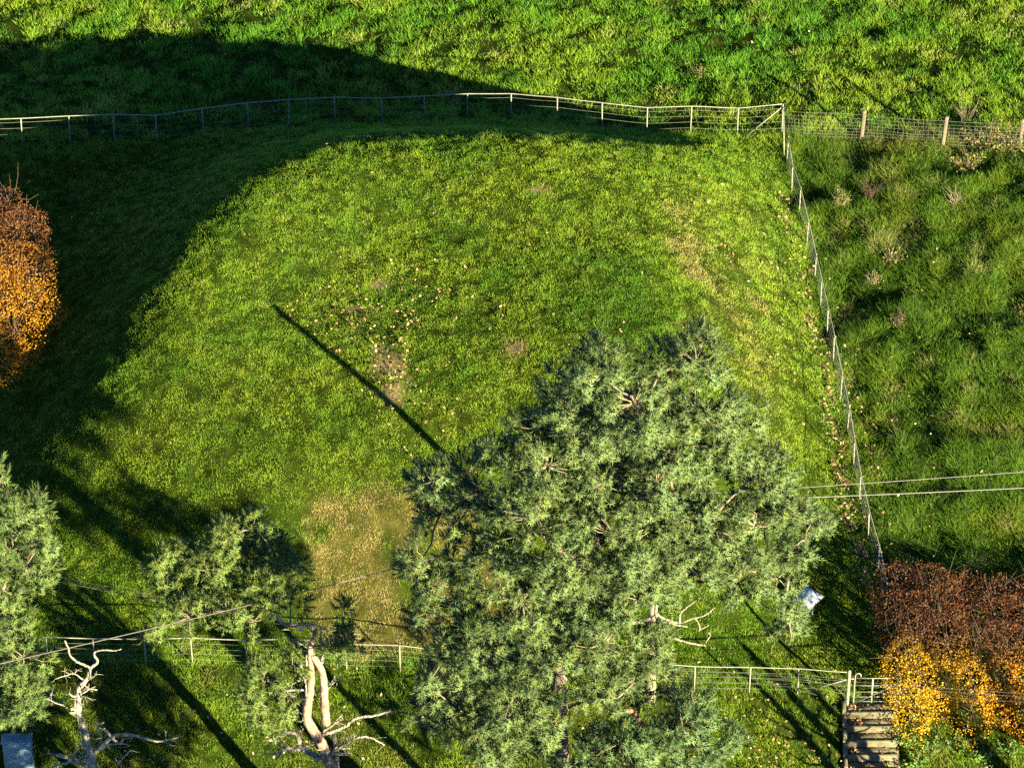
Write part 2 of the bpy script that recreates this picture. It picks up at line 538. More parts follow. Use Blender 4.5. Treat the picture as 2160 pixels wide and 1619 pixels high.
def bare(x, y):
    s = np.zeros(np.shape(x))
    for px, py, r in BARE:
        p = at_z(px, py, 3.2)
        s = np.maximum(s, 1 - smooth(.3 * r, 1.3 * r, np.hypot(x - p[0], y - p[1])))
    return s * smooth(.35, .6, fbm(x, y, .35, 31, 2) + .15)


def paint(x, y, spots, z):
    """soft-edged patches of turf tint, for dry grass and for painted light; spots are (px, py, radius m, stretch y)"""
    s = np.zeros(np.shape(x))
    for px, py, r, zz in spots:
        p = at_z(px, py, zz)
        s = np.maximum(s, 1 - smooth(.2, 1, np.hypot(x - p[0], y - p[1]) / r))
    return s


STRAW_FRONT = [(700, 1130, 1.1, 1.3), (790, 1120, 1.2, 1.3), (860, 1130, 1.1, 1.3), (690, 1200, 1.2, .9), (770, 1200, 1.4, .9), (850, 1210, 1.2, .9), (800, 1270, 1.4, .5), (700, 1270, 1.1, .5), (720, 1320, 1.1, .25), (830, 1330, 1.2, .2), (920, 1340, 1.0, .2), (760, 1360, .9, .1), (950, 1230, 1.0, .8), (960, 1140, 1.0, 1.3), (1050, 1250, 1.2, .7)]
_soilcol = np.ones((ny * nx, 3))
_s = (.8 * paint(XX.ravel(), YY.ravel(), STRAW_FRONT, 1) * smooth(.25, .6, fbm(XX.ravel(), YY.ravel(), .6, 79)))[:, None]
_soilcol = _soilcol * (1 - _s) + np.array([2.6, 1.6, 3.2]) * _s
_b = bare(XX.ravel(), YY.ravel())[:, None]
_soilcol = _soilcol * (1 - _b) + np.array([9.0, 4.6, 17.0]) * _b
for rid, nm in ((0, "field"), (1, "mound"), (2, "rough_ground"), (3, "roadside_bank")):
    q = quads[qr == rid]
    used, inv = np.unique(q, return_inverse=True)
    mb = MB()
    mb.add(np.stack([XX.ravel(), YY.ravel(), ZZ.ravel()], -1)[used], inv.reshape(-1, 4), _soilcol[used])
    tag(mb.build(nm, M_SOIL), kind="structure")


# ------------------------------------------------------------------ grass: every blade a tapering face of its own, grown in tufts
def blades(name, xs, ys, tint, hs, per, radius, width, lean, label, comb=.35):
    n = len(xs); m = n * per
    rep = lambda a: np.repeat(a, per, axis=0)
    cx, cy = rep(xs), rep(ys)
    ang = RNG.random(m) * 6.283; rr = np.sqrt(RNG.random(m))
    bx, by = cx + np.cos(ang) * rr * radius, cy + np.sin(ang) * rr * radius
    bz = ground_z(bx, by) - .015
    h = rep(hs) * (.55 + .75 * RNG.random(m)) * (1 - .35 * rr)
    cdir = rep(RNG.random(n) * 6.283)
    ld = RNG.random(m) * 6.283
    lx = np.cos(ang) * rr * .9 + np.cos(cdir) * comb + np.cos(ld) * .45
    ly = np.sin(ang) * rr * .9 + np.sin(cdir) * comb + np.sin(ld) * .45
    ln = lean * h
    face = RNG.random(m) * 3.1416
    w = width * (.6 + .8 * RNG.random(m)) * .5
    v = np.empty((m, 3, 3), np.float32)
    v[:, 0] = np.stack([bx - np.cos(face) * w, by - np.sin(face) * w, bz], -1)
    v[:, 1] = np.stack([bx + np.cos(face) * w, by + np.sin(face) * w, bz], -1)
    v[:, 2] = np.stack([bx + lx * ln, by + ly * ln, bz + h], -1)
    e = .12
    gn = np.stack([-(ground_z(bx + e, by) - ground_z(bx - e, by)) / (2 * e), -(ground_z(bx, by + e) - ground_z(bx, by - e)) / (2 * e), np.ones(m)], -1)
    gn /= np.linalg.norm(gn, axis=1)[:, None]
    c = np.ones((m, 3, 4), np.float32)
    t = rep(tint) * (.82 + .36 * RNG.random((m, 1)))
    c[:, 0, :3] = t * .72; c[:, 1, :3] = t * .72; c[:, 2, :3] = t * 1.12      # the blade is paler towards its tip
    me = bpy.data.meshes.new(name)
    me.vertices.add(3 * m); me.vertices.foreach_set("co", v.ravel())
    me.loops.add(3 * m); me.loops.foreach_set("vertex_index", np.arange(3 * m, dtype=np.int32))
    me.polygons.add(m); me.polygons.foreach_set("loop_start", np.arange(0, 3 * m, 3, dtype=np.int32))
    me.update(calc_edges=True)
    ca = me.color_attributes.new("Col", 'FLOAT_COLOR', 'POINT'); ca.data.foreach_set("color", c.ravel())
    ta = me.attributes.new("turf", 'FLOAT_VECTOR', 'POINT'); ta.data.foreach_set("vector", np.repeat(gn, 3, 0).astype(np.float32).ravel())
    me.materials.append(M_GRASS)
    return tag(link(name, me), label, "grass", kind="stuff")


def mix(a, b, t):
    return a * (1 - t[:, None]) + b * t[:, None]


G_LUSH, G_MID, G_YEL, G_DRY, G_DEEP = (np.array(c) for c in ((.095, .24, .016), (.16, .28, .018), (.245, .33, .022), (.47, .40, .15), (.05, .15, .02)))


def sample(n, x0, x1, y0, y1):
    return RNG.uniform(x0, x1, n), RNG.uniform(y0, y1, n)


def in_view(x, y, z, mx=150, my=150):
    px, py = project(np.stack([x, y, z], -1))
    return (px > -mx) & (px < 2160 + mx) & (py > -my) & (py < 1619 + my)


# dry, straw-coloured turf: on the steep right flank, strengthened to paint in its sunlight, and at the foot of the front slope
DRY_SPOTS = [(1440, 440, .9, 2.8), (1450, 520, 1.0, 2.6), (1490, 600, 1.1, 2.2), (1540, 690, 1.2, 1.9), (1580, 760, 1.0, 1.6), (1470, 700, .8, 2.9), (1140, 405, .5, 3.1), (1085, 745, .6, 3.2), (1560, 560, .7, 1.8), (1610, 850, .7, 1.3), (1600, 640, .6, 1.4)]
DARK_SPOTS = [(1300, 600, 1.8, 3.2), (1380, 680, 1.5, 3.1), (1250, 660, 1.5, 3.3), (1050, 600, 1.0, 3.3), (960, 800, 1.0, 3.2), (350, 810, 1.0, 2.4), (1200, 570, 1.0, 3.2), (420, 1000, .8, 1.9)]  # darker tint; on the plateau's right it paints in the grazing sun's dimness

# the mown mound
xs, ys = sample(150000, -22, 16, -16, 18)
zs = ground_z(xs, ys)
k = (region(xs, ys) == 1) & in_view(xs, ys, zs)
xs, ys, zs = xs[k], ys[k], zs[k]
dfence = np.minimum(dist_poly(BACK, xs, ys), np.minimum(dist_poly(RIGHT, xs, ys), dist_poly(FRONT, xs, ys)))
br = bare(xs, ys)
k = RNG.random(len(xs)) > br * .8
xs, ys, zs, dfence = xs[k], ys[k], zs[k], dfence[k]
n1 = fbm(xs, ys, 1.6, 41); n2 = fbm(xs, ys, .45, 52); n3 = fbm(xs, ys, .16, 63, 2)
t = mix(np.tile(G_LUSH, (len(xs), 1)), G_YEL, smooth(.25, .8, .45 * n1 + .35 * n2 + .25 * n3))
dark = np.clip(smooth(.52, .7, n2) * .6 + paint(xs, ys, DARK_SPOTS, 3) * smooth(.25, .55, n2), 0, 1)
t = mix(t, G_LUSH * .9, dark * .8)
dry = np.clip(1.2 * paint(xs, ys, DRY_SPOTS, 2) * smooth(.3, .6, fbm(xs, ys, .7, 77)) + 1.25 * paint(xs, ys, STRAW_FRONT, 1) * smooth(.15, .6, fbm(xs, ys, .6, 79)), 0, 1) + .16 * smooth(.62, .8, n3)
t = mix(t, G_DRY * np.array([.72, .66, .7]), np.clip(dry * (.7 + .5 * RNG.random(len(xs))), 0, .95))
FLANK_LIGHT = [(1450, 430, 1.3, 2.6), (1500, 520, 1.6, 2.2), (1540, 620, 1.8, 1.9), (1570, 720, 1.8, 1.7), (1600, 820, 1.6, 1.3), (1620, 920, 1.4, 1.1), (1660, 700, 1.2, .8), (1620, 560, 1.3, 1.0), (1570, 450, 1.1, 1.2)]
t = mix(t, np.array([.28, .34, .05]), .55 * paint(xs, ys, FLANK_LIGHT, 2) * (.6 + .4 * n2))  # paler tint paints the sunlit flank's brightness into the grass
t *= (.8 + .4 * RNG.random((len(xs), 1)))
hs = .45 + 1.15 * smooth(.3, .7, .5 * n2 + .5 * n3) + .3 * RNG.random(len(xs)) + 1.1 * (1 - smooth(.15, .9, dfence))
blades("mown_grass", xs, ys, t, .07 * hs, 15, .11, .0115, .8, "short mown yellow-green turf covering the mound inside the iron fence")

# the pasture behind the back fence
xs, ys = sample(48000, -22, 22, 4, 26)
zs = ground_z(xs, ys)
k = (region(xs, ys) == 0) & in_view(xs, ys, zs)
xs, ys, zs = xs[k], ys[k], zs[k]
n1 = fbm(xs, ys, 1.0, 141); n2 = .55 * fbm(xs, ys, .75, 152, 2) + .45 * fbm(xs, ys, .22, 155, 2); n3 = fbm(xs, ys, 4.0, 163, 2)
keep = RNG.random(len(xs)) < .35 + 1.1 * smooth(.32, .6, n2)
xs, ys, zs, n1, n2, n3 = (a[keep] for a in (xs, ys, zs, n1, n2, n3))
t = mix(np.tile(G_LUSH, (len(xs), 1)), G_YEL, smooth(.35, .75, .5 * n1 + .5 * n3) * .8)
t = mix(t, G_DEEP, smooth(.55, .35, n2) * .8)
t = mix(t, G_DRY, .45 * smooth(.66, .8, n1) * RNG.random(len(xs)))
t *= .8 + .4 * RNG.random((len(xs), 1))
hs = .35 + .95 * smooth(.3, .75, n2) + .25 * RNG.random(len(xs))
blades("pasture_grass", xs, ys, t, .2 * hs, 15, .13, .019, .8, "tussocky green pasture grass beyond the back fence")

# rough grass on the right
xs, ys = sample(30000, 6, 20, -14, 12)
zs = ground_z(xs, ys)
k = (region(xs, ys) == 2) & in_view(xs, ys, zs)
xs, ys, zs = xs[k], ys[k], zs[k]
n1 = fbm(xs, ys, 1.2, 241); n2 = .55 * fbm(xs, ys, .95, 252, 2) + .45 * fbm(xs, ys, .24, 255, 2); n3 = fbm(xs, ys, 3.0, 263, 2)
keep = RNG.random(len(xs)) < .35 + 1.2 * smooth(.3, .6, n2)
xs, ys, zs, n1, n2, n3 = (a[keep] for a in (xs, ys, zs, n1, n2, n3))
t = mix(np.tile(np.array([.095, .19, .014]), (len(xs), 1)), G_YEL * .75, smooth(.45, .8, n1) * .6)
t = mix(t, G_DEEP, smooth(.5, .32, n2) * .8)
t = mix(t, G_DRY * .8, .6 * smooth(.64, .85, fbm(xs, ys, .6, 277, 2)) * (RNG.random(len(xs)) < .7))
_pb = at_z(2050, 290, 0)
t = mix(t, np.array([.27, .2, .085]), .6 * (1 - smooth(.3, 1.5, np.abs(ys - _pb[1]))) * smooth(9.0, 12.5, xs) * RNG.random(len(xs)))
t *= .72 * (.75 + .5 * RNG.random((len(xs), 1)))
hs = .35 + 1.5 * smooth(.3, .72, n2) + .3 * RNG.random(len(xs))
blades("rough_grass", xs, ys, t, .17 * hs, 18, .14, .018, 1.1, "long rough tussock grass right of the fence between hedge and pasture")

# the bank between the front fence and the road
STEPX0, STEPX1 = STEP_L[0] - .08, STEP_R[0] + .25
xs, ys = sample(40000, -20, 20, -22, -8)
zs = ground_z(xs, ys)
k = (region(xs, ys) == 3) & in_view(xs, ys, zs, 150, 110) & ~((xs > STEPX0) & (xs < STEPX1) & (ys < STEP_L[1] + .4))
xs, ys, zs = xs[k], ys[k], zs[k]
n1 = fbm(xs, ys, 1.2, 341); n2 = fbm(xs, ys, .5, 352, 2)
t = mix(np.tile(G_MID, (len(xs), 1)), G_YEL, smooth(.35, .7, n1) * .6)
t = mix(t, G_DEEP, smooth(.5, .3, n2) * .7)
t = mix(t, np.array([.25, .2, .06]), .7 * smooth(.45, .7, fbm(xs, ys, 1.5, 377)) * RNG.random(len(xs)))
t *= .7 * (.8 + .4 * RNG.random((len(xs), 1)))
hs = .3 + .6 * smooth(.3, .75, n2) + .25 * RNG.random(len(xs))
blades("bank_grass", xs, ys, t, .19 * hs, 14, .13, .018, .9, "mossy green and brown grass on the bank below the front fence")


# ------------------------------------------------------------------ fences
def gz(p):
    return float(ground_z(p[0], p[1]))


POST_ME = None


def iron_post_mesh(h):
    mb = MB()
    mb.tube([(0, 0, -.15), (0, 0, h * .5), (0, 0, h - .012), (0, 0, h)], [.021, .021, .021, .014], 8)
    me = mb.mesh("iron_post"); me.materials.append(M_IRON)
    return me


def iron_fence(name, pts, label, heights, skip_last=0, group="iron estate fences round the mound", braces=(), wires=(.84, .62, .40, .18), rail_r=.016, skip_posts=()):
    z0 = gz(pts[0])
    t = thing(name, (pts[0][0], pts[0][1], z0), label, "fence", group)
    b = np.array(t["_base"])
    me = iron_post_mesh(1.0)
    tops = []
    for i, p in enumerate(pts):
        h = heights[i]
        z = gz(p)
        tops.append((p[0], p[1], z, h))
        if i in skip_posts:
            continue
        o = link("post", me, t)
        o.location = (p[0] - b[0], p[1] - b[1], z - b[2])
        o.scale = (1.0, 1.0, h)
        o.rotation_euler = (RNG.normal(0, .012), RNG.normal(0, .012), RNG.random() * 3)
    T = np.array(tops)

    def line(frac, r, sag, nm, mat, sides):
        mb = MB()
        P = []
        for i in range(len(T)):
            a = np.array([T[i, 0], T[i, 1], T[i, 2] + T[i, 3] * frac])
            P.append(a)
            if i < len(T) - 1:
                c = np.array([T[i + 1, 0], T[i + 1, 1], T[i + 1, 2] + T[i + 1, 3] * frac])
                P.append((a + c) / 2 + np.array([0, 0, -sag * (.3 + RNG.random())]) + RNG.normal(0, sag * .3, 3))
        c, _ = catmull(P, .35)
        mb.tube(c, r, sides)
        mb.build(nm, mat, t)
    line(.985, rail_r, .004, "top_rail", M_IRON, 6)
    for w in wires:
        line(w, .0055, .014, "wire", M_WIRE, 4)
    for a, bb in braces:
        mb = MB()
        mb.tube([a, (np.array(a) + np.array(bb)) / 2, bb], .018, 6)
        mb.build("brace", M_IRON, t)
    return t


hb = [1.12] * len(BACK)
cz = gz(BACK[-1])
cpt = np.array([BACK[-1][0], BACK[-1][1], cz])
bl = at_z(1573, 288, .02)
bf = at_z(1654, 328, .0)
iron_fence("iron_fence", BACK, "pale iron rail-and-wire fence along the back foot of the mound, beside the pasture", hb[:-1] + [1.25],
           braces=[(cpt + (-.03, 0, 1.1), bl), (cpt + (0.01, -.03, 1.15), bf)])
iron_fence("iron_fence", RIGHT[1:], "pale iron rail-and-wire fence running down the right foot of the mound to the hedge", [1.1] * (len(RIGHT) - 1))
gp = np.array([FRONT[-1][0], FRONT[-1][1], gz(FRONT[-1])])
iron_fence("iron_fence", FRONT, "dull iron rail-and-wire fence along the front of the mound, behind the pine trunks", [1.06] * (len(FRONT) - 1) + [1.5],
           braces=[(gp + (-.03, .0, 1.2), at_z(1703, 1456, -.12))], skip_posts=(len(FRONT) - 1,), wires=(.78, .58, .38, .16))

# timber posts and sheep netting beyond the corner
TIMB = [W(1649, 286), W(1817, 292), W(1988, 309), W(2150, 316), W(2320, 322), W(2480, 330)]
t = thing("timber_fence", (*TIMB[1], gz(TIMB[1])), "timber post and wire netting fence right of the iron corner, by the brambles", "fence")
b = np.array(t["_base"])
mb = MB(); mb.box((0, 0, .49), (.115, .10, 1.44), 0, None, .012)
pme = mb.mesh("timber_post", smooth_shade=False); pme.materials.append(M_TIMBER)
for i, p in enumerate(TIMB):
    if i == 0:
        continue
    o = link("post", pme, t)
    o.location = (p[0] - b[0], p[1] - b[1], gz(p) - b[2]); o.rotation_euler = (RNG.normal(0, .02), RNG.normal(.03, .015), RNG.normal(0, .1))
wz = [1.08, .92, .78, .64, .5, .37, .25, .14]
for h in wz:
    P = []
    for i, p in enumerate(TIMB):
        a = np.array([p[0], p[1] - .06, gz(p) + h]); P.append(a)
        if i < len(TIMB) - 1:
            q = TIMB[i + 1]; c = np.array([q[0], q[1] - .06, gz(q) + h])
            for k in (.33, .66):
                P.append(a + (c - a) * k + (RNG.normal(0, .015), RNG.normal(0, .02), RNG.normal(-.02, .012) if h < 1 else -.006))
    mb = MB(); mb.tube(catmull(P, .3)[0], .0052 if h > 1 else .0042, 4); mb.build("wire", M_WIRE, t)
mb = MB()
for i in range(len(TIMB) - 1):
    p, q = np.array(TIMB[i]), np.array(TIMB[i + 1]); n = int(np.hypot(*(q - p)) / .16)
    for k in range(1, n):
        c = p + (q - p) * k / n
        z = gz(c)
        mb.tube([(c[0], c[1] - .06, z + .12), (c[0] + RNG.normal(0, .02), c[1] - .07, z + .5), (c[0] + RNG.normal(0, .03), c[1] - .06, z + .92)], .0034, 3, cap=False)
o = mb.build("netting", M_WIRE, t); o["kind"] = "stuff"

# gate post, gate and the steps down to the road
t = thing("gate_post", gp, "stout pale iron gate post between the front fence and the small gate", "post")
mb = MB(); mb.tube([gp + (0, 0, -.3), gp + (0, 0, .8), gp + (0, 0, 1.52), gp + (0, 0, 1.56)], [.05, .05, .05, .03], 10); mb.build("shaft", M_IRON, t)
mb = MB(); mb.tube([gp + (.03, 0, 1.22), gp + (.14, -.01, 1.22)], .022, 6); mb.build("latch", M_IRON, t)

g0 = np.array([W(1800, 1481, -.2)[0], W(1800, 1481, -.2)[1], gz(gp) + .12]); gw = 1.28; gh = 1.2
gt = thing("iron_gate", g0, "narrow iron bar gate with a hooked stile at the top of the steps", "gate")
mb = MB()
mb.tube(catmull([g0, g0 + (0, 0, .6), g0 + (0, 0, gh), g0 + (.04, 0, gh + .10), g0 + (.10, 0, gh + .12), g0 + (.15, 0, gh + .07), g0 + (.16, 0, gh - .02)], .05)[0], .019, 6); mb.build("stile", M_IRON, gt)
for hz in (0.02, .17, .36, .56, .82, 1.12):
    mb = MB(); mb.tube([g0 + (0, 0, hz), g0 + (gw / 2, 0, hz - .003), g0 + (gw, 0, hz)], .014, 6); mb.build("bar", M_IRON, gt)
mb = MB(); mb.box(g0 + (.5, 0, .57), (.05, .02, 1.12)); mb.build("upright", M_IRON, gt, False)
mb = MB(); mb.tube([g0 + (gw, 0, -.02), g0 + (gw, 0, gh)], .019, 6); mb.build("stile", M_IRON, gt)
mb = MB(); mb.tube([g0 + (-.06, -.022, .06), g0 + (gw, -.022, .95)], .013, 6); mb.build("brace", M_IRON, gt)

sx0, sx1 = STEP_L[0] - .02, STEP_R[0] + .02
st = thing("steps", ((sx0 + sx1) / 2, STEP_L[1], -.2), "concrete steps strewn with leaves leading up to the iron gate", "steps")
sy, sz, TR, RI = STEP_L[1] + .02, -.235, .385, .17
for k in range(7):
    y1 = sy - k * TR; top = sz - k * RI
    mb = MB(); mb.box(((sx0 + sx1) / 2 + RNG.normal(0, .015), y1 - TR / 2 + .03, top - .2), (sx1 - sx0 + .05 * RNG.random(), TR + .12, .36), RNG.normal(0, .008))
    o = mb.build("tread", M_CONC, st, False)
    mb = MB(); mb.box(((sx0 + sx1) / 2, y1 - TR + .02, top - .015), (sx1 - sx0 + .02, .085, .075), RNG.normal(0, .008), None, .012); mb.build("nosing", M_STONE if False else M_CONC2, st, False)
mb = MB()
for k in range(7):
    mb.box((sx0 - .07, sy - k * TR - TR / 2, sz - k * RI - .12), (.11, TR * .97, .5), 0, None, .015)
mb.build("kerb", M_CONC, st, False)

# ------------------------------------------------------------------ pole, cables
pb = np.array(W(1372, 1470, -.1)); pbz = gz(pb)
pole = np.array([pb[0], pb[1], pbz])
pt = thing("utility_pole", pole, "round timber utility pole rising through the crown of the tall pine", "utility pole")
mb = MB()
PH = 8.35
mb.tube([pole + (0, 0, -.4), pole + (0, 0, .3), pole + (0, 0, 3), pole + (0, 0, 6), pole + (0, 0, PH - .04), pole + (0, 0, PH)], [.15, .145, .13, .115, .105, .09], 14)
mb.build("shaft", M_POLE, pt)
for dz, dx in ((-.18, .0), (-.42, 0)):
    mb = MB(); mb.tube([pole + (-.16, -.11, PH + dz), pole + (.16, -.11, PH + dz)], .03, 8); mb.build("insulator", M_CABLE2, pt)
mb = MB(); mb.box(pole + (0, -.14, 2.6), (.16, .06, .22), 0, None, .01); mb.build("notice_plate", M_CABLE2, pt, False)
PT = pole + (0, 0, PH - .18)


def cable(name, pts, r, mat, label, group):
    mb = MB(); mb.tube(catmull(pts, .6)[0], r, 5)
    return tag(mb.build(name, mat), label, "cable", group)


def span(a, bpt, sag, n=9):
    a = np.asarray(a, float); bpt = np.asarray(bpt, float)
    return [a + (bpt - a) * k / n - np.array([0, 0, sag * 4 * (k / n) * (1 - k / n)]) for k in range(n + 1)]


r1 = at_y(2160, 985, PT[1] + 1.2); r1f = PT + (r1 - PT) * 1.9
r2 = at_y(2160, 1019, PT[1] + 0.6); r2f = PT + (0, 0, -.24) + (r2 - PT - (0, 0, -.24)) * 1.9
cable("overhead_cable", span(PT + (.1, -.11, 0), r1f, .12), .009, M_CABLE2, "upper thin overhead cable crossing the right side of the picture", "overhead cables on the utility pole")
cable("overhead_cable", span(PT + (.1, -.11, -.24), r2f, .12), .014, M_CABLE2, "lower thicker overhead cable crossing the right side of the picture", "overhead cables on the utility pole")
l1 = at_y(60, 1370, PT[1] - 8.5)
cable("overhead_cable", span(PT + (-.1, -.11, -.1), PT + (l1 - PT) * 1.35, .28), .013, M_CABLE, "dark overhead cable slanting down left from the pole past the broken pine", "overhead cables on the utility pole")
for dy, nm in ((0, "upper"), (9, "lower")):
    a = at_y(-150, 1160 + dy * 1.2, -10.5); c = at_y(760, 1338 + dy, -12.0)
    cable("slack_cable", span(a, c, .05), .007, M_CABLE2, "%s of two thin pale cables in the shade left of the broken pine" % nm, "thin cables in the shade")
for k, (ya, yb, nm) in enumerate(((1397, 1462, "highest"), (1407, 1467, "middle"), (1420, 1478, "lowest"))):
    a = at_y(1290, ya, -15.2); c = at_y(2500, yb + 22, -15.2)
    cable("low_cable", span(a, c, .06), .0042, M_CABLE, "%s of three thin cables strung low across the gate and hedge" % nm, "thin low cables across the gate")

# ------------------------------------------------------------------ roadside cabinet
cy = W(30, 1640, -1.15)[1]
c0 = at_y(2, 1566, cy); c1 = at_y(66, 1566, cy)
cw = float(c1[0] - c0[0]); ctop = float(c0[2]); cdep = .36
cb = thing("roadside_cabinet", ((c0[0] + c1[0]) / 2, cy + cdep / 2, ctop - 1.35), "blue-grey metal roadside cabinet with scratched graffiti at the picture's lower left", "cabinet")
cxm = float((c0[0] + c1[0]) / 2)
mb = MB(); mb.box((cxm, cy + cdep / 2, ctop - .72), (cw - .05, cdep - .04, 1.44), 0, None, .01); mb.build("body", M_CAB, cb, False)
mb = MB(); mb.box((cxm, cy + cdep / 2, ctop - .02), (cw + .02, cdep + .03, .05), 0, None, .012); mb.build("lid", M_CAB, cb, False)
mb = MB(); mb.box((cxm, cy + .012, ctop - .70), (cw - .12, .03, 1.22), 0, None, .008); mb.build("door", M_CAB, cb, False)
mb = MB()
s = cw / 330.0
GR = [[(85, 1330), (105, 1378), (130, 1398), (160, 1388)], [(130, 1398), (90, 1422), (80, 1440), (100, 1462), (140, 1480), (165, 1496)], [(236, 1318), (228, 1345), (222, 1372)], [(290, 1318), (255, 1336), (228, 1350)], [(240, 1346), (270, 1358), (290, 1372)],
      [(178, 1418), (180, 1450), (195, 1470), (214, 1462), (220, 1418)], [(240, 1418), (243, 1450), (246, 1480)], [(276, 1416), (256, 1440), (246, 1452)], [(250, 1450), (270, 1470), (290, 1482)], [(318, 1432), (296, 1438), (292, 1452), (312, 1462), (316, 1478), (290, 1490)]]
for g in GR:
    P = [(c0[0] + (x - 12) * s, cy - .006, ctop - .06 - (y - 1285) * s * 1.32) for x, y in g]
    mb.tube(catmull(P, .02)[0], .0075, 4)
mb.build("graffiti", M_PAINT, cb)

# ------------------------------------------------------------------ information panel and the leaning stake
q = [at_z(1700, 1237, .74), at_z(1736, 1258, .70), at_z(1700, 1290, .42), at_z(1668, 1268, .46)]
q = np.array(q); qc = q.mean(0)
e1 = (q[1] - q[0]); e2 = (q[3] - q[0]); nn = np.cross(e1, e2); nn /= np.linalg.norm(nn)
if nn[2] < 0: nn = -nn
e1 = (q[1] - q[0] + q[2] - q[3]) / 2; e2 = (q[3] - q[0] + q[2] - q[1]) / 2
sg = thing("information_panel", (qc[0], qc[1], gz(qc)), "tilted pale blue information panel on short legs in the hedge's shade", "sign")


def slab(mb, c, a, b, th, col=None):
    a = np.asarray(a) / 2; b = np.asarray(b) / 2
    v = [c + sx * a + sy * b + sz * nn * th / 2 for sz in (-1, 1) for sy in (-1, 1) for sx in (-1, 1)]
    mb.add(v, [(0, 2, 3, 1), (4, 5, 7, 6), (0, 1, 5, 4), (2, 6, 7, 3), (0, 4, 6, 2), (1, 3, 7, 5)], col)


mb = MB(); slab(mb, qc, e1 * 1.1, e2 * 1.1, .03); mb.build("frame", M_SIGNF, sg, False)
mb = MB(); slab(mb, qc + nn * .0185, e1 * .96, e2 * .96, .008); mb.build("board", M_SIGN, sg, False)
mb = MB()
pr = np.random.default_rng(5)
for k in range(7):
    u, v = pr.uniform(-.18, .2), pr.uniform(-.22, .12)
    a = [qc + nn * .0245 + e1 * (u + .13 * pr.uniform(.5, 1) * math.cos(w)) + e2 * (v + .13 * pr.uniform(.5, 1) * math.sin(w)) for w in np.linspace(0, 6.283, 9)[:-1]]
    mb.add(a + [qc + nn * .0245 + e1 * u + e2 * v], [(i, (i + 1) % 8, 8) for i in range(8)])
    qn = .0006 * (k + 1)
    mb.v[-1] = mb.v[-1] + nn * qn
mb.build("drawing", M_SIGND, sg, False)
mb = MB()
for k in range(9):
    slab(mb, qc + nn * .024 + e2 * (.24 + .022 * k) + e1 * (-.05 + .02 * (k % 3)), e1 * (.62 - .09 * (k % 3)), e2 * .008, .002)
mb.build("lettering", M_SIGND, sg, False)
for sgn in (-1, 1):
    mb = MB(); p = qc + e1 * .38 * sgn; mb.tube([(p[0], p[1], gz(p) - .2), (p[0], p[1], p[2] - .02)], .035, 8); mb.build("leg", M_SIGNF, sg)

sk0 = at_z(1642, 1353, .0); sk0 = np.array([sk0[0], sk0[1], gz(sk0) - .1]); sk1 = at_y(1664, 1219, sk0[1] + .15)
mb = MB(); mb.tube([sk0, (sk0 + sk1) / 2, sk1], [.045, .042, .04], 8)
tag(mb.build("wooden_stake", M_POLE), "pale leaning wooden stake beside the information panel, half hidden by pine foliage", "stake")


# ------------------------------------------------------------------ foliage builders
def unit(v):
    return v / (np.linalg.norm(v, axis=-1, keepdims=True) + 1e-9)


def frames(d):
    """an orthonormal frame with z along each direction and a random roll"""
    d = unit(d)
    r = unit(RNG.normal(size=d.shape))
    x = unit(np.cross(r, d)); y = np.cross(d, x)
    return np.stack([x, y, d], -1)


def shoot_template(n, seed):
    """a shoot tip: short needles all round a stubby axis, a rounded brush"""
    r = np.random.default_rng(seed)
    V = []
    for k in range(n):
        t = (k + r.random()) / n
        a = k * 2.4 + r.random() * .5
        el = R(-5 + 75 * t + 18 * (r.random() - .5))
        L = .058 + .022 * r.random()
        dv = np.array([math.cos(a) * math.cos(el), math.sin(a) * math.cos(el), math.sin(el)])
        sd = np.array([-math.sin(a), math.cos(a), 0]) * .0068
        b = np.array([0, 0, .10 * t])
        V += [b - sd, b + sd, b + dv * L]
    return np.array(V)


SHOOTS = [shoot_template(23, 900 + i) for i in range(5)]


def add_shoots(mb, pos, dirs, scale, col):
    which = RNG.integers(0, len(SHOOTS), len(pos))
    for w, T in enumerate(SHOOTS):
        k = np.nonzero(which == w)[0]
        if not len(k):
            continue
        F = frames(dirs[k])
        v = np.einsum('nij,mj->nmi', F, T) * scale[k][:, None, None] + pos[k][:, None]
        c = np.repeat(col[k][:, None], len(T), 1) * (.85 + .3 * RNG.random((len(k), len(T), 1)))
        c = c * np.where(np.arange(len(T)) % 3 == 2, 1.08, .88)[None, :, None]
        mb.add(v.reshape(-1, 3), np.arange(len(k) * len(T)).reshape(-1, 3), c.reshape(-1, 3))
        mb.nrm.append(unit(v - (pos[k] + unit(dirs[k]) * .02)[:, None]).reshape(-1, 3))


# the sunlit stretch of the mound: no crown stands where it would darken it
LIT = [(640, 330), (1000, 285), (1350, 320), (1600, 400), (1700, 600), (1760, 900), (1740, 1080), (1600, 940), (1580, 850), (1520, 760), (1460, 700), (1280, 740), (1120, 800), (1080, 930), (900, 980), (880, 1100), (850, 1200), (860, 1330), (690, 1330), (690, 1200), (640, 1100), (480, 1050), (300, 1040), (150, 1000), (250, 800), (340, 640), (430, 520)]


def shadow_px(p):
    s = np.linspace(0.5, 80, 200)
    q = p[None] - SUN_DIR[None] * s[:, None]
    g = np.where((np.abs(q[:, 0]) < 23.5) & (q[:, 1] > -23) & (q[:, 1] < 29), ground_z(q[:, 0], q[:, 1]), -1.0)
    k = np.nonzero(q[:, 2] < g)[0]
    if not len(k):
        return (-999, -999)
    a, b = project(q[k[0]])
    return float(a), float(b)


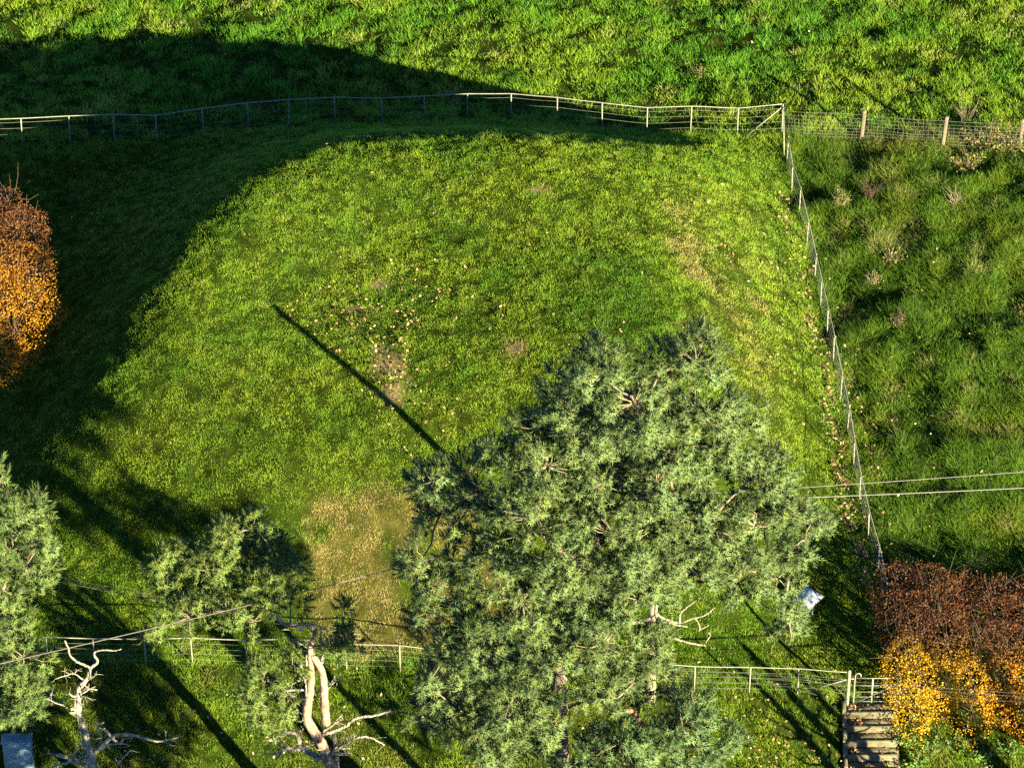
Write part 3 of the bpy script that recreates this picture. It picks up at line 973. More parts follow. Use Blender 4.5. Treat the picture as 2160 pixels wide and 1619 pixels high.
def settle(px, py, y, reach, rad=.6):
    """the depth nearest to y at which a crown lobe keeps its shadow off the sunlit turf"""
    best = None
    for d in sorted(np.arange(-reach, reach + .01, .4), key=abs):
        p = at_y(px, py, y + d)
        if p[2] < ground_z(p[0], p[1]) + .8:
            continue
        S_ = np.array([shadow_px(p + np.array(o_)) for o_ in ((0, 0, 0), (rad, 0, 0), (-rad, 0, 0), (0, 0, rad), (0, 0, -rad))])
        if not inside(LIT, S_[:, 0], S_[:, 1]).any():
            return p
        if best is None:
            best = p
    return None


PX_M = 76.0


def pine(name, label, base, trunk, tr, lobes, y0, group, dens=1.0, hue=(1, 1, 1), front=1.6, back=.5, reach=3.6, xmid=None, xw=None):
    t = thing(name, base, label, "tree", group)
    T = [np.asarray(p, float) for p in trunk]
    mb = MB(); c, par = catmull(T, .25)
    f = par / par.max()
    c[1:-1] += RNG.normal(0, .012, (len(c) - 2, 3))
    cols = np.ones(3)
    mb.tube(c, tr[0] + (tr[1] - tr[0]) * f, 10, cols, True, .22)
    mb.build("trunk", M_PINEBARK, t)
    limbs, twigs, needles = MB(), MB(), MB()
    xm = xmid if xmid is not None else np.mean([l[0] for l in lobes]); xw = xw or (max(l[0] for l in lobes) - min(l[0] for l in lobes)) / 2 + 60
    todo = []
    for l in lobes:
        px, py, r = l[:3]
        d = l[3] if len(l) > 3 else -front * max(0, 1 - ((px - xm) / xw) ** 2) + RNG.uniform(-.6, .6)
        todo.append((px, py, r / PX_M, d, 1.0))
        if len(l) <= 3 and RNG.random() < back:
            todo.append((px + RNG.uniform(-25, 25), py + RNG.uniform(0, 35), r / PX_M * .95, d + RNG.uniform(2.0, 3.4), .6))
    P, D, S, C = [], [], [], []
    spots = []
    for px, py, r, d, q in todo:
        p = settle(px, py, y0 + d, reach, r * .7)
        if p is None:
            continue
        spots.append((p, r, q))
    nodes = [x for x in c[len(c) // 3:]]
    spots.sort(key=lambda s_: np.min(np.linalg.norm(c - s_[0], axis=1)))
    for p, r, q in spots:
        nd = np.array(nodes); dd = np.linalg.norm(nd - p, axis=1)
        a = nd[int(np.argmin(dd + .5 * np.maximum(0, nd[:, 2] - p[2])))]; nodes.append(p)
        m = a + (p - a) * .5 + np.array([0, 0, -.1 * np.linalg.norm(p - a)]) + RNG.normal(0, .1, 3)
        ln = np.linalg.norm(p - a)
        limbs.branch([a, a + (m - a) * .5 + RNG.normal(0, .05, 3), m, m + (p - m) * .5 + RNG.normal(0, .05, 3), p], min(.05, .018 + .012 * ln), .013, 5, .3, jit=.2)
        nc = max(6, int(20 * (r / .95) ** 2 * q))
        dv = unit(RNG.normal(size=(nc, 3)) + np.array([0, -.25, .35]))
        dv[:, 2] = np.maximum(dv[:, 2], -.55)
        cen = p + dv * (r * (.45 + .55 * RNG.random((nc, 1)))) * np.array([1, 1, .85])
        for q_, e in zip(cen, dv):
            s0 = p + (q_ - p) * .15
            twigs.tube([s0, (s0 + q_) / 2 + RNG.normal(0, .05, 3), q_], [.014, .011, .007], 4, cap=False)
            ns = int(RNG.uniform(10, 17) * dens)
            od = unit(RNG.normal(size=(ns, 3)) + e * .75 + np.array([0, 0, .55]))
            rad = .1 + .17 * RNG.random((ns, 1))
            sp = q_ + od * rad * np.array([1, 1, .85])
            P.append(sp); D.append(unit(od + e * .35 + np.array([0, 0, .45]) + RNG.normal(0, .22, (ns, 3))))
            S.append(1.5 + .6 * RNG.random(ns))
            base_c = np.array([.084, .128, .047]) * hue * (.75 + .5 * RNG.random())
            warm = RNG.random((ns, 1)) ** 2
            C.append(base_c * (1 - warm) + base_c * np.array([1.3, 1.1, .8]) * warm)
            for k in range(0, ns, 4):
                twigs.tube([q_, sp[k]], [.007, .004], 3, cap=False)
    P, D, S, C = np.concatenate(P), np.concatenate(D), np.concatenate(S), np.concatenate(C)
    add_shoots(needles, P, D, S, C)
    limbs.build("limbs", M_PINEBARK, t)["kind"] = "stuff"
    o = needles.build("crown", M_NEEDLE, t, False)
    twigs.build("twigs", M_TWIG, o, base_of=t)["kind"] = "stuff"
    return t


YT = W(1190, 1790, -1.6)[1]                      # the row of trees along the road
YM = YT - 4.6                                     # the two big pines stand nearer, across the lane
tb = np.array([*W(1190, 2016, -1.7), -1.75])
tk = [tb] + [at_y(x, y, YM + d) for x, y, d in ((1195, 1850, 0), (1193, 1700, 0), (1186, 1600, .1), (1180, 1500, .2), (1184, 1400, .1), (1205, 1300, .3), (1245, 1180, .2), (1290, 1050, .4), (1330, 920, .3), (1350, 800, .2))]
MAIN = [(1385, 1020, 62), (1375, 1100, 66), (1395, 1175, 66), (1350, 1215, 55), (1400, 1235, 30), (1385, 1340, 30), (1470, 765, 55), (1470, 715, 18), (1395, 775, 55), (1270, 790, 70), (1190, 835, 55), (1340, 850, 85), (1470, 860, 85), (1545, 880, 48), (1230, 900, 80), (1130, 905, 48), (1400, 950, 90), (1530, 945, 55), (1150, 985, 80), (1060, 985, 55), (985, 1000, 50), (915, 1010, 35), (1270, 1020, 90), (1420, 1060, 90), (1020, 1070, 75), (935, 1070, 45), (1130, 1090, 90), (1300, 1130, 90), (1490, 1100, 70), (1622, 1005, 45), (1620, 965, 25), (1655, 1080, 55), (1710, 1105, 28), (1595, 1110, 65), (1680, 1150, 38), (1560, 1200, 70), (1640, 1220, 42), (1652, 1290, 30), (1450, 1200, 70), (1200, 1180, 90), (1050, 1180, 80), (895, 1180, 45), (960, 1150, 40), (930, 1235, 50), (1100, 1270, 90), (1250, 1260, 80), (980, 1300, 55), (900, 1290, 28), (1345, 1265, 60),
        (1150, 1360, 90), (1270, 1360, 75), (1010, 1375, 75), (1395, 1375, 40), (1380, 1425, 38), (930, 1400, 45), (905, 1445, 35), (980, 1450, 75), (1100, 1450, 80), (1240, 1465, 60), (1335, 1440, 42), (1050, 1530, 75), (960, 1510, 38), (900, 1500, 28), (1030, 1575, 55), (1130, 1530, 50)]
mp = pine("pine_tree", "tall broad blue-green pine filling the middle of the picture in front of the mound", tb, tk, (.27, .06), MAIN, YM, "pines along the road", xmid=1290, xw=470, front=2.2)

MP = (780, 1150, 2.634)


def extra_limbs(parent, rows, y, frame, nm, mat, col):
    for pts, w0, w1 in rows:
        q = [at_y(frame[0] + x / frame[2], frame[1] + v / frame[2], y) for x, v in pts]
        mb = MB(); mb.branch(q, w0 / frame[2] / 158, w1 / frame[2] / 158, 6, .08, col, .25, .006); mb.build(nm, mat, parent)


extra_limbs(mp, [([(1400, 420), (1480, 428), (1570, 400), (1600, 378)], 22, 18), ([(1590, 380), (1640, 410), (1720, 430), (1780, 410), (1860, 388), (1915, 345)], 16, 7), ([(1720, 430), (1730, 370), (1790, 322), (1840, 283)], 12, 6), ([(1560, 430), (1640, 425), (1700, 440), (1765, 452)], 14, 7), ([(1830, 470), (1885, 440)], 8, 5), ([(1690, 515), (1780, 542), (1865, 555)], 12, 9), ([(1865, 540), (1890, 500), (1880, 480)], 9, 5), ([(1800, 400), (1830, 440), (1830, 480)], 8, 5)], YM + 2.5, MP, "dead_branch", M_DEADWOOD, (.95, .9, .8))
extra_limbs(mp, [([(1330, 925), (1390, 925), (1450, 918), (1490, 965), (1480, 1020), (1465, 1080)], 34, 26), ([(1020, 1000), (1050, 970), (1090, 952)], 24, 14)], YM - 1.2, MP, "crooked_branch", M_PINEBARK, (1.7, 1.15, .85))

y2 = YM - .6
tb2 = np.array([*W(1395, 2060, -1.7), -1.75])
LOW = [(1462, 1478, 34), (1438, 1535, 55), (1512, 1570, 42), (1400, 1585, 60), (1310, 1565, 60), (1240, 1590, 55), (1330, 1625, 80), (1480, 1625, 65), (1190, 1640, 55), (1250, 1690, 70), (1400, 1690, 80), (1350, 1760, 80)]
pine("pine_tree", "lower bushy pine at the bottom edge, right of the tall pine's trunk", tb2, [tb2] + [at_y(x, y, y2) for x, y in ((1392, 1900), (1390, 1780), (1380, 1690), (1370, 1600), (1400, 1540))], (.15, .05), LOW, y2, "pines along the road", hue=(.92, 1.02, 1.1), front=.8, reach=2.5)

y3 = YT + .6
tb3 = np.array([*W(-95, 1740, -1.55), -1.65])
LEFT = [(8, 1030, 45), (-20, 1000, 30), (45, 1090, 55), (88, 1140, 34), (20, 1165, 65), (62, 1200, 48), (5, 1245, 48), (-60, 1090, 70), (-70, 1200, 80), (-150, 1150, 80), (12, 1330, 48), (50, 1385, 45), (15, 1430, 60), (85, 1440, 30), (50, 1485, 42), (5, 1500, 40), (-70, 1350, 70), (-80, 1460, 70), (-170, 1400, 80), (-160, 1260, 70), (-120, 1010, 60)]
pine("pine_tree", "pine at the left edge with two tiers of foliage above the blue-grey cabinet", tb3, [tb3] + [at_y(x, y, y3) for x, y in ((-95, 1650), (-90, 1500), (-80, 1350), (-70, 1200), (-60, 1060))], (.2, .06), LEFT, y3, "pines along the road", hue=(1.0, 1.03, .88), front=.8)


# ------------------------------------------------------------------ the pine with the snapped trunk
def tr2(pts, y, ox, oy, s, dep=None):
    out = []
    for i, p in enumerate(pts):
        d = p[2] if len(p) > 2 else 0
        out.append(at_y(ox + p[0] / s, oy + p[1] / s, y + d))
    return out


def dead_limbs(parent, rows, y, ox, oy, s, name="dead_limb", col=(1, 1, 1), mat=None):
    for pts, w0, w1 in rows:
        n = len(pts); k = RNG.uniform(-.5, .25)
        q = tr2([(p[0], p[1], (p[2] if len(p) > 2 else k * (i / max(1, n - 1)))) for i, p in enumerate(pts)], y, ox, oy, s)
        mb = MB(); mb.branch(q, w0 / s / PX_M / 2, max(w1 / s / PX_M / 2, .006), 7, .05, np.array(col) * RNG.uniform(.85, 1.1), .5, .006)
        for i in range(int(2 + 5 * RNG.random())):           # snapped side twigs
            e0 = q[RNG.integers(1, len(q))] if len(q) > 2 else q[-1]
            dv = unit(RNG.normal(size=3) * (1, .6, 1)); L_ = RNG.uniform(.08, .3) * min(1.6, w0 / 18)
            mb.branch([e0, e0 + dv * L_ * .5 + RNG.normal(0, .02, 3), e0 + dv * L_], .009, .004, 4, .06, np.array(col) * .9, .2)
        mb.build(name, mat or M_DEADWOOD, parent)


y4 = YT - .5
bb = at_y(712, 1680, y4); bb[2] = gz(bb) - .1
BR = (480, 1280, 4.776)
bp_ = thing("broken_pine", bb, "broken pine with a pinkish snapped trunk, bleached dead limbs and a one-sided crown", "tree")
path = [bb] + tr2([(1070, 1680), (1030, 1590), (960, 1400), (870, 1250), (800, 1130), (805, 1000), (830, 850), (845, 650), (835, 500), (838, 380), (885, 270), (860, 190), (780, 168), (650, 180), (540, 150), (500, 50), (470, -20), (420, -120)], y4, *BR)
mb = MB(); cc, par = catmull(path, .07); f = par / par.max()
rad = np.interp(f, [0, .25, .5, .62, .8, 1], [.17, .135, .085, .06, .05, .03])
mb.tube(cc, rad, 10, (1.7, 1.5, 1.35), True, .2); mb.build("trunk", M_PINEBARK, bp_)
mb = MB(); mb.branch(tr2([(845, 470, .05), (890, 540, 0), (940, 620, -.05), (965, 750, -.1), (975, 950, -.1), (985, 1090, -.1), (992, 1165, -.1)], y4 - .05, *BR), .085, .125, 10, .07, (1.5, 1.38, 1.25), .2); mb.build("hanging_trunk", M_PINEBARK, bp_)
mb = MB(); mb.branch(tr2([(1085, 1680), (1105, 1600), (1095, 1480), (1080, 1330), (1060, 1240)], y4 + .1, *BR), .075, .05, 8, .07, (1, 1, 1), .3); mb.build("snapped_stem", M_DEADWOOD, bp_)
dead_limbs(bp_, [
    ([(930, 1530), (800, 1440), (725, 1395), (722, 1315), (690, 1272), (620, 1258), (540, 1295)], 70, 28), ([(900, 1500), (740, 1440), (600, 1420), (540, 1395), (480, 1345), (375, 1330)], 46, 24), ([(560, 1430), (520, 1490), (482, 1532)], 26, 14), ([(600, 1425), (470, 1470), (365, 1478)], 18, 8),
    ([(950, 1290), (1100, 1235), (1200, 1190), (1265, 1130), (1380, 1100), (1520, 1080), (1645, 1032)], 34, 26), ([(1010, 1510), (1090, 1440), (1160, 1395), (1260, 1335), (1370, 1300), (1480, 1330), (1580, 1388)], 34, 12), ([(1150, 1385), (1200, 1320), (1270, 1280)], 16, 8), ([(1110, 1440), (1160, 1420), (1235, 1420)], 22, 16), ([(1110, 1470), (1170, 1465), (1225, 1455)], 18, 12),
    ([(1020, 1500), (1080, 1480), (1200, 1490)], 20, 10), ([(960, 1240), (1060, 1180), (1145, 1085)], 20, 8), ([(960, 1260), (1080, 1170), (1160, 1130)], 16, 8), ([(1010, 830), (1040, 790), (1100, 735), (1155, 728)], 18, 8), ([(1085, 740), (1078, 690)], 9, 5), ([(1005, 800), (1060, 740)], 10, 5), ([(850, 935), (890, 905), (955, 890)], 14, 8), ([(885, 855), (940, 840)], 14, 8),
    ([(840, 805), (740, 830), (640, 835), (590, 840)], 28, 14), ([(620, 830), (570, 920), (550, 1020), (530, 1050)], 12, 6), ([(640, 830), (650, 780), (720, 740), (790, 715)], 10, 6), ([(955, 560), (950, 420), (945, 320), (940, 200)], 34, 10), ([(960, 220), (1005, 240), (985, 330)], 12, 8), ([(870, 400), (960, 370), (1080, 330)], 14, 7), ([(820, 420), (740, 370), (665, 335)], 12, 6), ([(545, 225), (660, 225), (770, 235)], 12, 12),
    ([(690, 1140), (760, 1142)], 14, 10), ([(640, 1025), (710, 1040)], 14, 18), ([(735, 915), (800, 925)], 20, 20), ([(745, 1290), (765, 1200)], 14, 6), ([(510, 1350), (502, 1290)], 12, 6), ([(800, 920), (785, 760), (760, 700)], 20, 8), ([(800, 600), (790, 480)], 22, 10), ([(700, 590), (740, 600)], 30, 20), ([(850, 1340), (880, 1370), (840, 1390)], 14, 8), ([(1040, 1420), (1010, 1450), (890, 1430)], 14, 8)], y4, *BR)
BROKEN = [(480, 1135, 42), (540, 1115, 32), (400, 1180, 36), (335, 1178, 24), (350, 1250, 42), (440, 1205, 42), (520, 1185, 52), (590, 1175, 42), (622, 1215, 32), (400, 1300, 42), (335, 1318, 30), (480, 1285, 40), (535, 1310, 30), (560, 1245, 42), (610, 1265, 30, 1.2), (722, 1305, 24, -.4), (732, 1350, 22, -.4), (705, 1380, 20, -.3), (560, 1430, 42), (605, 1465, 36), (540, 1480, 32), (625, 1400, 30), (560, 1530, 28), (590, 1500, 26)]
cr_limb, cr_tw, cr_n = MB(), MB(), MB()
P, D, S, C = [], [], [], []
bspots = []
for l in BROKEN:
    px, py, r = l[:3]; d = l[3] if len(l) > 3 else RNG.uniform(-.7, .5)
    p = at_y(px, py, y4 + d); r /= PX_M
    bspots.append((p, r, py))
bnodes = [x for x in cc[::6]]
bspots.sort(key=lambda s_: np.min(np.linalg.norm(cc - s_[0], axis=1)))
for p, r, py in bspots:
    nd = np.array(bnodes); a = nd[int(np.argmin(np.linalg.norm(nd - p, axis=1)))]; bnodes.append(p)
    m = (a + p) / 2 + RNG.normal(0, .1, 3)
    cr_limb.branch([a, m, p], .03, .014, 5, .15)
    nc = max(6, int(19 * (r / .6) ** 2))
    dv = unit(RNG.normal(size=(nc, 3)) + np.array([0, -.2, .3]))
    for e in dv:
        q_ = p + e * r * RNG.uniform(.5, .95)
        cr_tw.tube([p + (q_ - p) * .1, (p + q_) / 2 + RNG.normal(0, .04, 3), q_], [.012, .01, .006], 4, cap=False)
        ns = int(RNG.uniform(8, 13))
        od = unit(RNG.normal(size=(ns, 3)) + e * .7 + np.array([0, 0, .5])); sp = q_ + od * (.08 + .17 * RNG.random((ns, 1)))
        P.append(sp); D.append(unit(od + np.array([0, 0, .4]) + RNG.normal(0, .2, (ns, 3)))); S.append(1.45 + .5 * RNG.random(ns))
        bc = np.array([.092, .138, .038]) * RNG.uniform(.78, 1.2); w_ = RNG.random((ns, 1)) ** 2
        C.append(bc * (1 - w_) + bc * np.array([1.3, 1.1, .8]) * w_)
add_shoots(cr_n, np.concatenate(P), np.concatenate(D), np.concatenate(S), np.concatenate(C))
cr_limb.build("limbs", M_PINEBARK, bp_)["kind"] = "stuff"
o = cr_n.build("crown", M_NEEDLE, bp_, False); cr_tw.build("twigs", M_TWIG, o, base_of=bp_)["kind"] = "stuff"

# ------------------------------------------------------------------ bleached dead tree and the bare sapling beside it
DT = (0, 1330, 5.4); y5 = YT + 1.6
db = at_y(200, 1690, y5); db[2] = gz(db) - .1
dt = thing("dead_tree", db, "bleached leafless dead tree with a curling top, right of the blue-grey cabinet", "tree")
path = [db] + tr2([(1080, 1640), (1065, 1560), (1050, 1480), (1030, 1390), (990, 1250), (950, 1100), (910, 980), (890, 850), (890, 750), (900, 650), (950, 590), (1000, 530), (1020, 450), (1040, 410), (1100, 370), (1106, 330), (1078, 290), (1070, 250), (1130, 222), (1220, 217), (1310, 225), (1380, 205)], y5, *DT)
mb = MB(); c5, par = catmull(path, .05); f5 = par / par.max()
mb.tube(c5, np.interp(f5, [0, .2, .45, .6, .75, 1], [.13, .1, .075, .05, .032, .012]), 9, (1, 1, 1), True, .5); mb.build("trunk", M_DEADWOOD, dt)
dead_limbs(dt, [
    ([(1020, 415), (940, 380), (860, 340), (795, 270), (775, 190), (735, 112)], 32, 18), ([(945, 555), (840, 485), (740, 512), (630, 545)], 18, 10), ([(790, 492), (740, 465)], 12, 8), ([(840, 485), (885, 447)], 10, 6), ([(1000, 560), (1060, 520), (1100, 493)], 20, 10), ([(925, 720), (1030, 662), (1110, 672)], 16, 10), ([(1030, 662), (1080, 632)], 8, 6), ([(920, 690), (985, 652)], 14, 10), ([(940, 610), (1005, 650)], 10, 6),
    ([(905, 740), (830, 742), (785, 710)], 40, 14), ([(910, 750), (970, 745)], 20, 12), ([(880, 905), (800, 868), (710, 845), (650, 826), (580, 792), (525, 768)], 16, 10), ([(580, 792), (586, 720)], 10, 6), ([(690, 838), (716, 802)], 10, 6), ([(640, 822), (595, 828)], 10, 6), ([(940, 970), (870, 935), (790, 930)], 46, 16), ([(870, 905), (835, 890), (805, 885)], 36, 20), ([(915, 845), (946, 822)], 16, 8),
    ([(1045, 1400), (1110, 1350), (1200, 1280), (1260, 1220), (1330, 1187), (1430, 1180), (1530, 1192), (1650, 1220), (1790, 1255), (1900, 1240), (2065, 1200)], 60, 16), ([(1110, 1365), (1220, 1302), (1350, 1280), (1420, 1290), (1492, 1302)], 34, 9), ([(1365, 1270), (1420, 1226), (1510, 1215)], 18, 10), ([(1890, 1240), (1888, 1140)], 10, 6), ([(1850, 1255), (1950, 1295)], 14, 8), ([(1940, 1240), (2005, 1262)], 10, 6),
    ([(1345, 1275), (1270, 1215), (1220, 1150), (1150, 1110), (1105, 1062), (1182, 1042)], 40, 18), ([(818, 1465), (860, 1380), (940, 1290), (1010, 1242), (1100, 1226), (1165, 1220)], 28, 10), ([(1040, 1225), (1080, 1165), (1120, 1165), (1112, 1125)], 12, 7), ([(1120, 1165), (1165, 1235)], 12, 7),
    ([(1030, 1550), (930, 1510), (830, 1488), (720, 1510), (590, 1550)], 56, 20), ([(820, 1485), (760, 1440), (650, 1412)], 44, 50), ([(840, 1480), (915, 1465)], 14, 8), ([(660, 1500), (610, 1480), (565, 1445)], 10, 6), ([(955, 1155), (910, 1140), (865, 1138)], 18, 12), ([(1000, 1220), (1020, 1170)], 14, 8), ([(950, 1210), (945, 1290), (975, 1420), (1000, 1530)], 16, 18), ([(945, 1450), (930, 1370)], 12, 8), ([(985, 1100), (975, 1055)], 10, 5), ([(855, 880), (852, 770)], 16, 12), ([(905, 1090), (880, 980)], 12, 10)], y5, *DT)
sb = at_y(255, 1640, y5 - .4); sb[2] = gz(sb)
sp_ = thing("dead_sapling", sb, "small forked dead sapling just right of the bleached dead tree's foot", "sapling")
mb = MB(); mb.branch([sb] + tr2([(1375, 1560), (1380, 1450), (1375, 1405)], y5 - .4, *DT), .022, .012, 6, .08, (1, 1, 1), .2); mb.build("stem", M_DEADWOOD, sp_)
dead_limbs(sp_, [([(1380, 1455), (1430, 1412), (1497, 1352)], 16, 9), ([(1378, 1525), (1330, 1475), (1310, 1448)], 12, 8), ([(1425, 1415), (1452, 1420)], 8, 5)], y5 - .4, *DT, name="twig")


# ------------------------------------------------------------------ beech hedges
LEAFQ = np.array([(0, -.5, 0), (.30, 0, .07), (0, .5, 0), (-.30, 0, .07)])


def add_leaves(mb, pos, size, col, flat=None):
    n = len(pos)
    d = RNG.normal(size=(n, 3))
    if flat is not None:
        d = d * flat + np.array([0, 0, 1])
    F = frames(d)
    v = np.einsum('nij,mj->nmi', F, LEAFQ) * size[:, None, None] + pos[:, None]
    i = np.arange(n)[:, None] * 4
    f = np.concatenate([i + [0, 1, 2], i + [0, 2, 3]])
    mb.add(v.reshape(-1, 3), f, np.repeat(col, 4, 0))


B_GOLD, B_ORANGE, B_RUST, B_BROWN = (np.array(c) for c in ((.40, .24, .005), (.36, .135, .007), (.15, .052, .010), (.05, .021, .008)))


def hedge(name, label, lobes, nleaf, tone, twig_up, group="beech hedges", rag=.6):
    """lobes: centre x, y, z and three radii of overlapping masses; leaves lie in the outer shell of their union"""
    L = np.array(lobes, float)
    t = thing(name, (L[:, 0].mean(), L[:, 1].mean(), float(ground_z(L[:, 0].mean(), L[:, 1].mean()))), label, "hedge", group)
    vol = (L[:, 3] * L[:, 4] + L[:, 4] * L[:, 5] + L[:, 3] * L[:, 5])
    pick = RNG.choice(len(L), nleaf * 2, p=vol / vol.sum())
    d = unit(RNG.normal(size=(len(pick), 3)))
    r = 1 - .32 * RNG.random((len(pick), 1)) ** 1.6 + RNG.normal(0, .03, (len(pick), 1))
    p = L[pick, :3] + d * r * L[pick, 3:]
    p += d * (rag * (fbm(p[:, 0] + .6 * p[:, 2], p[:, 1] + p[:, 2] * .7, .55, 5, 3) - .5) + .06 * RNG.standard_exponential(len(p)))[:, None]
    keep = np.ones(len(p), bool)
    for l in L:
        keep &= (((p - l[:3]) / l[3:]) ** 2).sum(1) > .42
    keep &= p[:, 2] > ground_z(p[:, 0], p[:, 1])
    p, d = p[keep][:nleaf], d[keep][:nleaf]
    leaves = MB()
    add_leaves(leaves, p, .042 + .032 * RNG.random(len(p)), tone(p, d))
    tw = MB()
    for k in range(int(twig_up)):
        l = L[RNG.integers(len(L))]
        e = unit(RNG.normal(size=3) * np.array([1, 1, .4]) + np.array([0, 0, .75])); a = l[:3] + e * l[3:] * .55
        out = unit(e * .7 + RNG.normal(0, .55, 3) + np.array([0, 0, .35])); ln = RNG.uniform(.5, 1.15)
        b_ = a + out * ln; m = (a + b_) / 2 + RNG.normal(0, .05, 3)
        tw.tube([a, m, b_], [.009, .007, .004], 3, cap=False)
    for l in L:
        g = np.array([l[0] + RNG.normal(0, .2), l[1] + RNG.normal(0, .2), 0]); g[2] = gz(g)
        tw.branch([g - (0, 0, .1), (g + l[:3]) / 2 + RNG.normal(0, .1, 3), l[:3] + (0, 0, l[5] * .5)], .04, .015, 5, .3)
        for k in range(16):
            e = unit(RNG.normal(size=3) + np.array([0, 0, .3])); tw.tube([l[:3], l[:3] + e * l[3:] * .5 + RNG.normal(0, .06, 3), l[:3] + e * l[3:] * .92], [.014, .01, .005], 4, cap=False)
    leaves.build("leaves", M_LEAF, t, False)["kind"] = "stuff"; tw.build("twigs", M_TWIGB, t)["kind"] = "stuff"
    return t


hf = W(2000, 1560, -.8)[1]
hx0 = W(1872, 1420, .5)[0]
HL = []
for i in range(9):
    x = hx0 + .78 + i * .78
    bul = .16 if i % 2 == 0 else -.16
    up = .5 if i < 2 else (.25 if i == 2 else 0)  # left end raised so its shade reaches the information panel
    j = lambda s=.08: RNG.normal(0, s)
    HL += [(x + j(), hf + .75 - bul, -.3 + j(.05), .55, .8 + bul, .9), (x + j(), hf + 1.2 - bul * .5, .2 + j(), .62, .9, .95 + bul * .6), (x + j(), hf + 2.1, .42 + up * .9 + j(), .75, .95, .85 + j()),
           (x - (.35 if i == 0 else 0) + j(), hf + 3.2, .38 + up + j(), .8, 1.0, .82 + j()), (x - (.4 if i == 0 else 0) + j(), hf + 4.2, .2 + up + j(), .8, .85, .85 + j())]


HL += [(hx0 + .5, hf + 1.5, .85, .62, .75, .95), (hx0 + .9, hf + 1.0, .7, .6, .6, .9)]  # extra lobes added to throw shade on the information panel


def tone_right(p, d):
    hi = smooth(.7, 2.0, .6 * p[:, 2] + .75 * (p[:, 1] - hf - .5) + .9 * (fbm(p[:, 0], p[:, 2], .6, 19, 2) - .5))
    n = RNG.random(len(p)); east = smooth(hx0 + 1.6, hx0 + 3.6, p[:, 0] + .8 * (fbm(p[:, 0], p[:, 2], .5, 23, 2) - .5))
    low = mix(np.tile(B_GOLD, (len(p), 1)), B_ORANGE, np.clip(.75 * n * (.3 + east) + .3 * east, 0, 1))
    top = mix(np.tile(B_BROWN, (len(p), 1)), B_RUST, n ** 2)  # browner tops: partly the leaves' own brown, partly painted-in dimness of grazing sun
    return mix(low, top, np.clip(hi, 0, 1)) * (.75 + .5 * RNG.random((len(p), 1)))


hedge("beech_hedge", "golden and russet beech hedge right of the steps, bristling with bare twigs on top", HL, 72000, tone_right, 560)

LL = []
for px, py, z, r in ((15, 425, 2.1, .6), (-20, 470, 1.9, 1.0), (40, 500, 1.9, .85), (10, 550, 1.8, 1.1), (62, 580, 1.7, .85), (60, 640, 1.5, .85), (15, 640, 1.5, 1.1), (30, 700, 1.2, .95), (-15, 745, .9, 1.0), (-60, 600, 1.6, 1.2), (-90, 700, 1.1, 1.2), (-90, 480, 1.6, 1.2), (-130, 600, 1.3, 1.2)):
    q = at_z(px, py, z); LL.append((q[0], q[1], z, r, r, r * .95))


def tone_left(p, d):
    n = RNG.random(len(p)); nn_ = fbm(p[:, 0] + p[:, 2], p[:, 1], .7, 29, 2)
    fr = smooth(at_z(0, 500, 2)[1], at_z(0, 670, 1.3)[1], p[:, 1] + 1.6 * (nn_ - .5))  # browner rear half: part of its shade is put into the leaf colour
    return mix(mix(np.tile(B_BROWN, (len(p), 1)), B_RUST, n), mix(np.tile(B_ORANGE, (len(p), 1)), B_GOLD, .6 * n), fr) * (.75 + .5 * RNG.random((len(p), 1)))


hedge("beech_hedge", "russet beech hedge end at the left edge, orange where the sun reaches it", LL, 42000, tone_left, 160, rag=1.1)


# ------------------------------------------------------------------ trees below the picture's edge that throw the shadows seen in it
def shade_from(px, py, dist_m, z=0.0):
    """the ground point whose upright throws its shadow through the place seen at a pixel"""
    p = at_z(px, py, z)
    h = np.array([SUN_DIR[0], SUN_DIR[1]]); h /= np.linalg.norm(h)
    q = p[:2] + h * dist_m
    return np.array([q[0], q[1], -1.75 if q[1] < -19 else gz(q)])


def bare_trunk(base, hgt, r, label, lean=0.0):
    t = thing("bare_tree", base, label, "tree", "bare young trees beside the lane")
    top = base + (lean, RNG.normal(0, .1), hgt)
    P = [base - (0, 0, .2), base + (top - base) * .35 + RNG.normal(0, .05, 3), base + (top - base) * .7 + RNG.normal(0, .08, 3), top]
    mb = MB(); mb.branch(P, r, r * .35, 8, .3, (1, 1, 1), .15); mb.build("trunk", M_PINEBARK, t)
    for k in range(9):
        f_ = RNG.uniform(.5, .95); a = base + (top - base) * f_
        e = unit(RNG.normal(size=3) * (1, 1, .2) + (0, 0, .9)); ln = (1.05 - f_) * hgt * .5
        mb = MB(); mb.branch([a, a + e * ln * .5 + RNG.normal(0, .08, 3), a + e * ln + (0, 0, .2)], r * .3, .008, 5, .2); mb.build("branch", M_TWIGB, t)
    return t


bare_trunk(shade_from(1760, 1570, 5.6, -.8), 4.6, .2, "bare young tree below the picture, throwing the shadow stripe on turf left of the steps")
bare_trunk(shade_from(1800, 1560, 6.0, -.7), 4.2, .19, "bare young tree below the picture, throwing the shadow stripe across the step treads")
bare_trunk(shade_from(1720, 1590, 6.6, -.8), 4.8, .19, "bare young tree below the picture, throwing the leftmost shadow stripe near the steps")
bare_trunk(shade_from(2012, 1480, 8.5, .3), 6.2, .32, "bare tree off to the right, known by the dark stripe on the golden hedge")
bare_trunk(shade_from(2140, 1480, 9.0, .3), 6.0, .3, "bare tree off to the right, known by the second dark stripe on the golden hedge")

